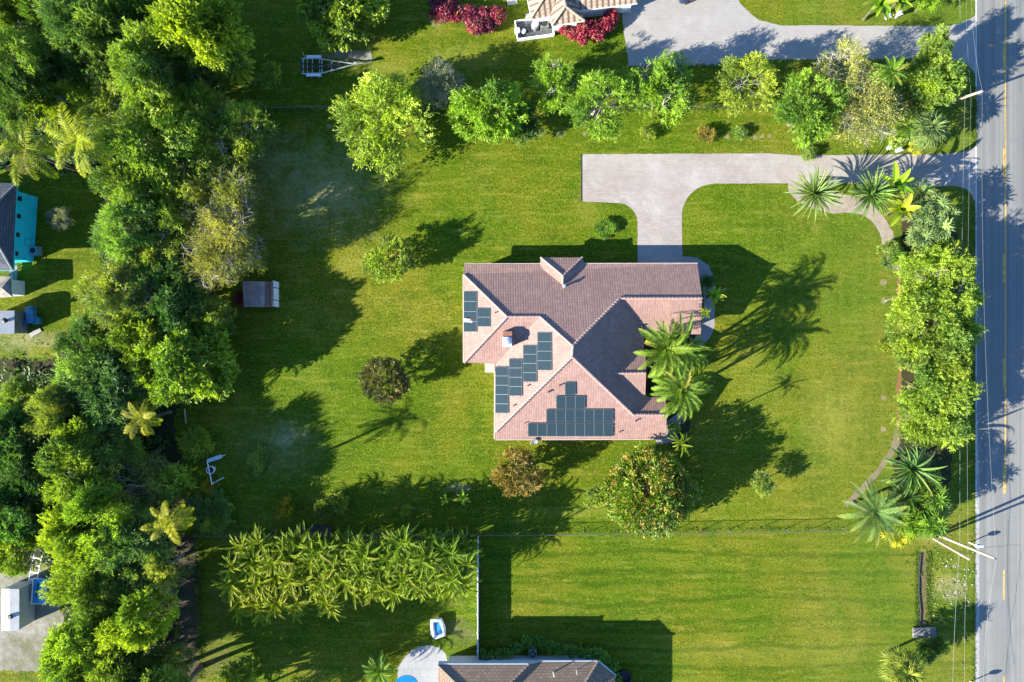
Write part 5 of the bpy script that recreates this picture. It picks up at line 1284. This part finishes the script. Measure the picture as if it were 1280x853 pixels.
# ---------------------------------------------------------------- areca hedge south of the long fence
AH = 'areca palms of the dense hedge'
rr = random.Random(3); k = 0
for row, (y0, h0, x0, x1) in enumerate(((684,4.6,300,588),(702,5.0,292,586),(722,4.4,290,580),(738,3.4,298,586))):
    n = int((x1-x0)/12.5)
    for i in range(n):
        x = x0 + (x1-x0)*(i+.5)/n + rr.uniform(-6,6); y = y0 + rr.uniform(-6,6) + ((14 if x < 430 else -4) if row == 3 else 0)
        cc = COLS['areca']; f = 1.2 - .5*(x-290)/300 + .10*(row-1)
        lab = 'areca palm in the dense clipped row south of the long chain link fence'
        if i == 0: lab = ('north','upper middle','lower middle','south')[row]+' areca palm closing the west end of the dense hedge'
        if i == n-1: lab = ('north','upper middle','lower middle','south')[row]+' areca palm at the east end of the dense hedge row'
        palm(x, y, rr.uniform(21,29), h0+rr.uniform(-.6,.8), 'areca', (cc[0]*f,cc[1]*(.55+.45*f),cc[2]), lab, 'areca_palm','palm',AH, tr=.09)
tree(295,735,14,2.0,'tuft','yl','bright leafy weed at the south west foot of the areca hedge','shrub','shrub')
palm(475,838,24,2.6,'garden','grn','dark green round palm beside the curved pool terrace')
palm(488,828,12,1.2,'rosette','yel','small pale plant against the edge of the curved pool terrace','garden_plant','plant')

# ---------------------------------------------------------------- trees along the north side
tree(432,8,48,6.5,'broad','br','bright broad leaved tree cut by the top edge west of the red shrubs')
tree(396,6,24,6,'broad','md','dull green tree at the top edge left of a bright broad leaved one')
tree(475,147,57,7.2,'airy','br','large bright green tree with open crown south of the boat trailer')
tree(478,150,40,6,'airy','hz','inner thin tree growing through the large open crown south of the boat trailer', name='sapling')
tree(552,106,32,5.5,'twiggy','gy','grey leafless tree between two bright green trees')
tree(612,138,43,6.5,'fine','vb','vivid green rounded tree east of the grey leafless tree')
tree(652,152,24,4,'broad','dk','dark green small tree in the shade of the vivid rounded tree')
tree(694,102,31,6,'airy','vb','bright open crowned tree south of the red hedge, left of the driveway')
tree(746,128,40,6.5,'airy','vb','bright open crowned tree just north of the driveway corner')
tree(716,122,19,4.5,'airy','vb','small bright tree filling between two open crowned trees')
tree(822,108,40,6.5,'airy','vb','bright open crowned tree at the south edge of the neighbour driveway')
tree(932,100,36,5.5,'airy','br','pale green thin tree with white branches below the neighbour driveway')
tree(1004,142,38,6,'fine','vb','vivid green tree just west of the bare straw coloured trees')
tree(1052,88,38,6.5,'twiggy','og','straw coloured half bare tree, upper of two beside the neighbour driveway')
tree(1085,138,48,6.5,'twiggy','og','straw coloured half bare tree, lower and larger of two')
tree(1026,112,26,4.5,'twiggy','ol','small thin olive tree between vivid green and straw coloured trees')
palm(1112,92,25,5.5,'garden','grn','green feather palm beside the half bare trees near the street')
tree(1166,102,32,5,'broad','br','bright round tree by the street west of the shorter utility pole')
tree(1150,122,28,4,'fine','md','mid green tree under the bright round street tree')
palm(1158,163,28,3.2,'fan','sil','pale green fan palm near the mouth of the paver driveway','fan_palm')
palm(1148,184,13,1.6,'rosette','yel','yellow green plant beside the bright white entrance pillar','garden_plant','plant')
palm(1132,158,22,3,'garden','grn','dark feather palm between the straw tree and the fan palm')
palm(1120,178,12,1.3,'rosette','grn','small green plant between the two lower entrance pillars','garden_plant','plant')
tree(882,168,9.5,1.0,'tuft','orr','orange leaved round shrub on the strip above the paver driveway','shrub','shrub')
tree(809,168,8,.9,'tuft','yl','yellowish shrub in a pale mulch ring west of the orange shrub','shrub','shrub')
tree(924,167,7,.9,'tuft','bl','grey green small shrub east of the orange shrub','shrub','shrub')
tree(1010,192,8,1.0,'tuft','md','small green shrub at the north kerb of the driveway','shrub','shrub')
palm(1100,6,26,3.5,'banana','ban','banana clump left of the upper entrance pillars at the top edge','banana_plant','banana plant')
palm(1125,2,22,3,'banana','ban','banana clump behind the upper entrance pillars at the top edge','banana_plant','banana plant')
palm(1160,2,18,2.2,'rosette','ban','bright rosette plant right of the upper entrance pillars','garden_plant','plant')
tree(1168,62,20,5.5,'fine','md','narrow dark green tree at the south east corner of the neighbour driveway')

# red croton hedges
def hedge(name, label, cat, path, rad, h, c, n, L, W, kind_mat=None, alt=0.0, seed=1, cluster=7, dens=1.0):
    r2 = np.random.RandomState(seed); Wp = [Vector(P(*p)) for p in path]; C=[];Rr=[]
    for a,b in zip(Wp,Wp[1:]):
        m_ = max(1,int((b-a).length/(rad*.55)))
        for i in range(m_):
            p = a.lerp(b,i/m_)
            for s in range(3):
                C.append((p.x+r2.uniform(-.35,.35)*rad*1.6,p.y+r2.uniform(-.35,.35)*rad*1.6,h*r2.uniform(.35,.68))); Rr.append(rad*r2.uniform(.45,.75))
    C = np.array(C); Rr = np.array(Rr); Rr = np.minimum(Rr, C[:,2]*1.0)
    c0 = Wp[0]; C2 = C - np.array([c0.x,c0.y,0]); e = empty(name,(c0.x,c0.y,0),0,label,cat)
    me = crown_mesh('foliage', seed+5, C2, Rr, n, L, W, cluster=cluster, alt=alt, mat=kind_mat or M_RED, low=-.2, open_=.9)
    obj('foliage', me, None, e, color=COLS[c] if isinstance(c,str) else c)
    mb = MB()
    for i in range(0,len(C2),3): mb.tube([(C2[i][0],C2[i][1],0),(C2[i][0]+.05,C2[i][1],C2[i][2])],[.05,.03],5)
    mb.build('stem', M_BARK, e); return e
hedge('croton_hedge','long red leaved croton hedge at the top edge west of the tan roof','hedge',[(551,-3),(560,12),(574,24),(592,31),(612,31),(634,27)],1.35,1.5,'red',6500,.34,.14,alt=.06,seed=11)
hedge('croton_hedge','shorter red croton hedge between the tan roofed house and its driveway','hedge',[(711,42),(724,46),(740,43),(754,36),(768,26)],1.15,1.4,'red',4200,.34,.14,alt=.06,seed=12)
tree(546,19,8,1.0,'tuft','red','single small red shrub at the west end of the long croton hedge','shrub','shrub')
hedge('clipped_hedge','curved clipped green hedge hugging the brown roofed house','hedge',[(603,816),(625,813),(646,807),(656,801),(668,798),(680,803),(692,808),(710,809),(735,811),(752,817),(764,829),(770,846),(772,880)],.62,1.25,(.13,.27,.03),9000,.20,.10,M_LEAF,seed=13)

# ---------------------------------------------------------------- trees and shrubs on the house lawn
tree(485,322,28,4.2,'ball','yl','round olive green tree alone on the west lawn, north of the dark one')
tree(483,477,28,4.4,'ball','db','round dark bronze tree alone on the west lawn')
tree(647,594,30,4.2,'ball','orr','round orange brown tree below the south west corner of the house')
tree(812,612,53,6.0,'mango',(.125,.225,.014),'dense mango tree with orange new leaves south east of the house', name='mango_tree')
tree(748,620,15,2.0,'shrub','md','small green shrub on the west side of the mango tree','shrub','shrub')
tree(953,606,13,2.6,'shrub','md','small green shrub standing east of the mango tree shade','shrub','shrub')
tree(758,287,13,.8,'ball',(.08,.20,.012),'small clipped round shrub beside the curve of the driveway','shrub','shrub')
palm(832,438,44,6.8,'garden',(.14,.215,.022),'tall leaning palm over the house eave, north of two','palm_tree', base=(842,462))
palm(848,430,44,6.6,'areca',(.10,.18,.02),'dark palm crown beside the east entrance of the house','palm_tree', base=(850,452))
palm(858,444,30,6.0,'garden','grn','lower dark palm at the east edge of the house palms','palm_tree')
palm(851,488,42,6.2,'garden',(.125,.215,.022),'broad palm by the east wall of the house, south of two','palm_tree', base=(848,492))
palm(838,470,30,4.4,'garden','grn','inner palm between the broad palms at the east wall','palm_tree')
palm(868,470,26,5.0,'garden','areca','small palm on the outer side of the broad east wall palm','palm_tree')
palm(852,554,17,6.3,'areca','areca','slender palm with a very long shadow by the house corner','palm_tree', tr=.08)
palm(842,535,11,1.2,'rosette','ban','low bright plant in the bed at the house corner','garden_plant','plant')
palm(893,370,18,2.4,'banana','ban','bright banana plant beside the front walk at the gable end','banana_plant','banana plant', zs=.8)
palm(882,392,10,6.8,'areca','areca','thin tall palm beside the gable end throwing a long shadow','palm_tree', tr=.07)
tree(884,352,9,1.0,'shrub','dk','low dark shrub in the shaded curve of the front walk','shrub','shrub')
tree(868,452,12,1.2,'shrub','dk','dark shrub at the foot of the east wall palms','shrub','shrub')

# ---------------------------------------------------------------- planting along the street
palm(1017,243,36,2.6,'pandan','sil','spiky grey green screw pine at the west end of the gravel bed','screw_pine','screw pine', tr=.2)
palm(1088,243,35,2.6,'pandan',(.12,.20,.05),'spiky darker green screw pine beside the banana plants','screw_pine','screw pine', tr=.2)
palm(1118,232,30,3.6,'banana','ban','bright yellow green banana plant beside the darker screw pine','banana_plant','banana plant')
palm(1126,262,27,3.0,'banana',(.24,.31,.014),'yellowish banana plant at the inner edge of the gravel bed','banana_plant','banana plant')
palm(1148,240,22,2.6,'garden','sil','pale feather palm at the north end of the street planting','palm_tree')
for i,(x,y,r,h,lab) in enumerate(((1150,268,22,3.2,'pale umbrella plant east of the yellowish banana plant'),(1168,258,24,3.4,'pale umbrella plant nearest the driveway mouth'),(1172,285,24,3.4,'pale umbrella plant in the middle of the street planting'),(1150,296,22,3.0,'pale umbrella plant above the white log'),(1183,270,18,3.0,'outermost pale umbrella plant on the street side'))):
    palm(x,y,r,h,'rosette','sil',lab,'umbrella_plant','plant')
tree(1112,318,15,1.8,'shrub','md','small green shrub at the south end of the gravel bed','shrub','shrub')
palm(1122,322,14,1.6,'rosette','grn','small dark rosette beside the red mulch','garden_plant','plant')
tree(1160,310,24,3.6,'shrub','md','leafy green bush north of the street tree row','shrub','shrub')
SG = 'tight row of street trees'
for x,y,r,h,kd,c,lab in ((1160,338,38,5.5,'airy','hz','northernmost yellow green tree of the tight street row'),
    (1190,330,32,5.5,'airy','hz','street side yellow green tree at the north of the tight row'),
    (1196,372,38,6.2,'airy','hz','tree of the tight row reaching farthest over the road'),
    (1152,376,32,5.0,'airy','hz','inner tree of the tight row beside pale leaning trunks'),
    (1172,408,46,6.5,'fine','hz','largest tree in the middle of the tight street row'),
    (1205,408,28,5.5,'airy','hz','small outer tree touching the road beside the largest of the row'),
    (1152,436,34,5.2,'fine','br','lawn side tree just south of the largest one of the row'),
    (1184,448,38,5.6,'fine','hz','street side tree just south of the largest one of the row'),
    (1164,484,40,5.4,'fine','hz','tree of the tight row below the dry brown patch'),
    (1192,494,34,5.2,'airy','br','street side tree in the south of the tight row'),
    (1158,524,38,5.0,'fine','hz','southernmost yellow green tree of the tight row, lawn side'),
    (1186,530,34,5.0,'fine','br','southernmost tree of the tight row, street side')):
    tree(x-4,y,r*.88,h,kd,c,lab,group=SG)
tree(1188,466,15,5.8,'twiggy','og','dry brown topped sapling among the tight street row', name='sapling')
tree(1106,432,9,.9,'shrub','yl','yellowish tuft where the red mulch meets the lawn','shrub','shrub')
palm(1138,586,42,3.8,'strap',(.085,.160,.040),'large dark strap leaved palm south of the tight street row','strap_leaf_palm')
palm(1092,640,46,4.4,'bigdate',(.115,.200,.055),'large blue green date palm with yellow tips at the end of the long fence','date_palm','palm', zs=.9)
palm(1122,646,26,3.0,'garden','grn','feather palm hidden low beside the blue green date palm')
palm(1156,604,24,3.6,'fan','grn','green fan palm on the road side of the strap leaved palm','fan_palm')
palm(1172,634,20,3.4,'fan','sil','pale green fan palm nearest the road above the leaning poles','fan_palm')
palm(1130,620,26,3.2,'garden','dkp','dark palm between the date palm and the strap leaved palm')
for x,y,r,h,c,lab in ((1166,622,24,4.0,'grn','small fan palm on the street side below the strap leaved palm'),(1140,652,25,3.4,'ban','yellow green fan palm at the foot of the date palm'),(1162,656,25,4.2,'grn','fan palm next to the tall leaning utility pole'),(1122,668,20,2.2,'yel','low yellowish fan palm south of the date palm')):
    palm(x,y,r,h,'rosette',c,lab,'fan_palm')
tree(1150,640,22,3,'shrub','md','leafy green bush among the fan palms by the utility pole','shrub','shrub')
palm(1128,836,30,3.6,'fan',(.2,.25,.04),'round fan palm at the bottom edge beside the verge','fan_palm')
tree(1160,812,16,2.2,'shrub','dk','dark round shrub behind the concrete culvert slab','shrub','shrub')
tree(1170,806,10,3.4,'fine','dk','slim dark tree beside the culvert slab shading the road','slim_tree')
# pale log and stakes
def log(px0,py0,px1,py1,r,label,name='log',z=None):
    a,b = Vector(P(px0,py0)), Vector(P(px1,py1)); a.z=b.z=r; mb = MB(); mb.tube([a,a.lerp(b,.5)+Vector((0,.05,0)),b],[r,r*.95,r*.8],8); tag(mb.build(name,M_PALEBARK),label,name)
log(1106,377,1116,373,.08,'pale log lying in a mulch ring on the east lawn')
log(231,511,233,529,.10,'pale log on end of the shaded grass near the great round tree')
log(186,578,202,560,.07,'grey fallen branch in the scrub of the lower wood','fallen_branch')

# weeds and rough grass, nobody could count them
def weeds(name, label, places, n, size, c, seed):
    r2 = np.random.RandomState(seed); Q = []
    for _ in range(n):
        kx = r2.randint(len(places)); pl_ = places[kx]
        if len(pl_) == 4 and pl_[3] > 0: x, y = r2.normal(pl_[0], pl_[2]), r2.normal(pl_[1], pl_[3])
        else:
            t = r2.rand(); (x0,y0),(x1,y1) = pl_[0], pl_[1]; x, y = x0+(x1-x0)*t + r2.normal(0,pl_[2]), y0+(y1-y0)*t + r2.normal(0,pl_[2])
        Q.append(P(x,y))
    C = np.array(Q); m = 6; B = np.repeat(C,m,0) + r2.normal(0,size*.6,(n*m,3))*np.array([1,1,0]); B[:,2] = .02
    D = r2.normal(size=B.shape); D[:,2] = np.abs(D[:,2])*.7+.15; N = norm(r2.normal(size=B.shape)*.5+np.array([0,0,1]))
    me = leaves_mesh(name, B, D, N, r2.uniform(.5,1.2,len(B))*size, r2.uniform(.25,.5,len(B))*size, np.clip(r2.normal(.5,.22,len(B)),0,1))
    tag(obj(name, me, color=c), label, name.replace('_',' '), kind='stuff')
weeds('weeds', 'leafy weeds scattered over the rough western lawn', [(350,600,60,26),(440,632,50,14),(330,560,30,20),(300,480,22,30),(400,250,60,60),(330,150,40,22),(560,628,60,12),(1165,720,18,40),(1170,640,20,40),(60,450,50,14)], 900, .22, (.16,.24,.03), 5)
weeds('rough_grass', 'unmown fringe of grass along the fences and drive edges', [((250,667),(1050,661),1.6),((760,138),(1085,133),1.6),((330,139),(560,138),1.5),((786,85),(1180,76),1.0),((1218,110),(1218,180),1.0),((1217,260),(1217,850),1.2),((599,672),(599,826),1.0),((1146,690),(1146,786),1.0),((1161,690),(1160,786),1.3),((250,680),(250,850),2.5)], 4200, .16, (.115,.175,.018), 6)
r2 = np.random.RandomState(9); mb = MB()
for _ in range(130):
    x, y = r2.normal(1198,12), r2.normal(730,18)
    if r2.rand() < .35: x, y = r2.uniform(1165,1216), r2.uniform(690,800)
    if x > 1217: continue
    q = P(x,y); s_ = r2.uniform(.05,.16); mb.box((q[0],q[1],s_*.3),(s_,s_*r2.uniform(.6,1),s_*.6),r2.uniform(0,3),top=.6)
tag(mb.build('loose_stones', M_CONC), 'loose pale stones scattered on the verge by the road', 'stones', kind='stuff')

# ---------------------------------------------------------------- light and camera
EL, AZ = 24.2, 23.3          # sun above the horizon; shadows run this many degrees north of east
d = Vector((math.cos(R(AZ))*math.cos(R(EL)), math.sin(R(AZ))*math.cos(R(EL)), -math.sin(R(EL))))
sl = bpy.data.lights.new('sun','SUN'); sl.energy = 5.0; sl.angle = R(0.5); sl.color = (1.0,.94,.825)
so = bpy.data.objects.new('sun', sl); so.rotation_euler = d.to_track_quat('-Z','Y').to_euler(); so.location = (-60,-30,60); col.objects.link(so)
wd = bpy.data.worlds.new('World'); sc.world = wd; wd.use_nodes = True; nt = wd.node_tree
sky = nt.nodes.new('ShaderNodeTexSky'); sky.sky_type = 'NISHITA'; sky.sun_disc = False
sky.sun_elevation = R(EL); sky.sun_rotation = math.atan2(-d.x, -d.y); sky.air_density = 1.2; sky.dust_density = 0.3; sky.ozone_density = 3.0
bg = nt.nodes['Background']; mx = nt.nodes.new('ShaderNodeMix'); mx.data_type = 'RGBA'; mx.blend_type = 'MULTIPLY'; mx.inputs['Factor'].default_value = 1.0
nt.links.new(sky.outputs[0], mx.inputs['A']); mx.inputs['B'].default_value = (0.56, 0.76, 1.04, 1)      # deep clear tropical blue
nt.links.new(mx.outputs['Result'], bg.inputs[0]); bg.inputs[1].default_value = 0.09
cam = bpy.data.cameras.new('camera'); cam.sensor_width = 36.0; cam.lens = 36.0/(1280*G/H); cam.clip_end = 2000; cam.clip_start = 1
co = bpy.data.objects.new('camera', cam); co.location = (0,0,H); co.rotation_euler = (0,0,0); col.objects.link(co); sc.camera = co
vs = sc.view_settings; vs.view_transform = 'Standard'; vs.look = 'None'; vs.exposure = 1.93; vs.gamma = 1.0; vs.use_curve_mapping = False
sc.cycles.max_bounces = 6; sc.cycles.diffuse_bounces = 3; sc.cycles.glossy_bounces = 2; sc.cycles.transmission_bounces = 3; sc.cycles.transparent_max_bounces = 4
sc.cycles.use_adaptive_sampling = True; sc.cycles.use_denoising = True
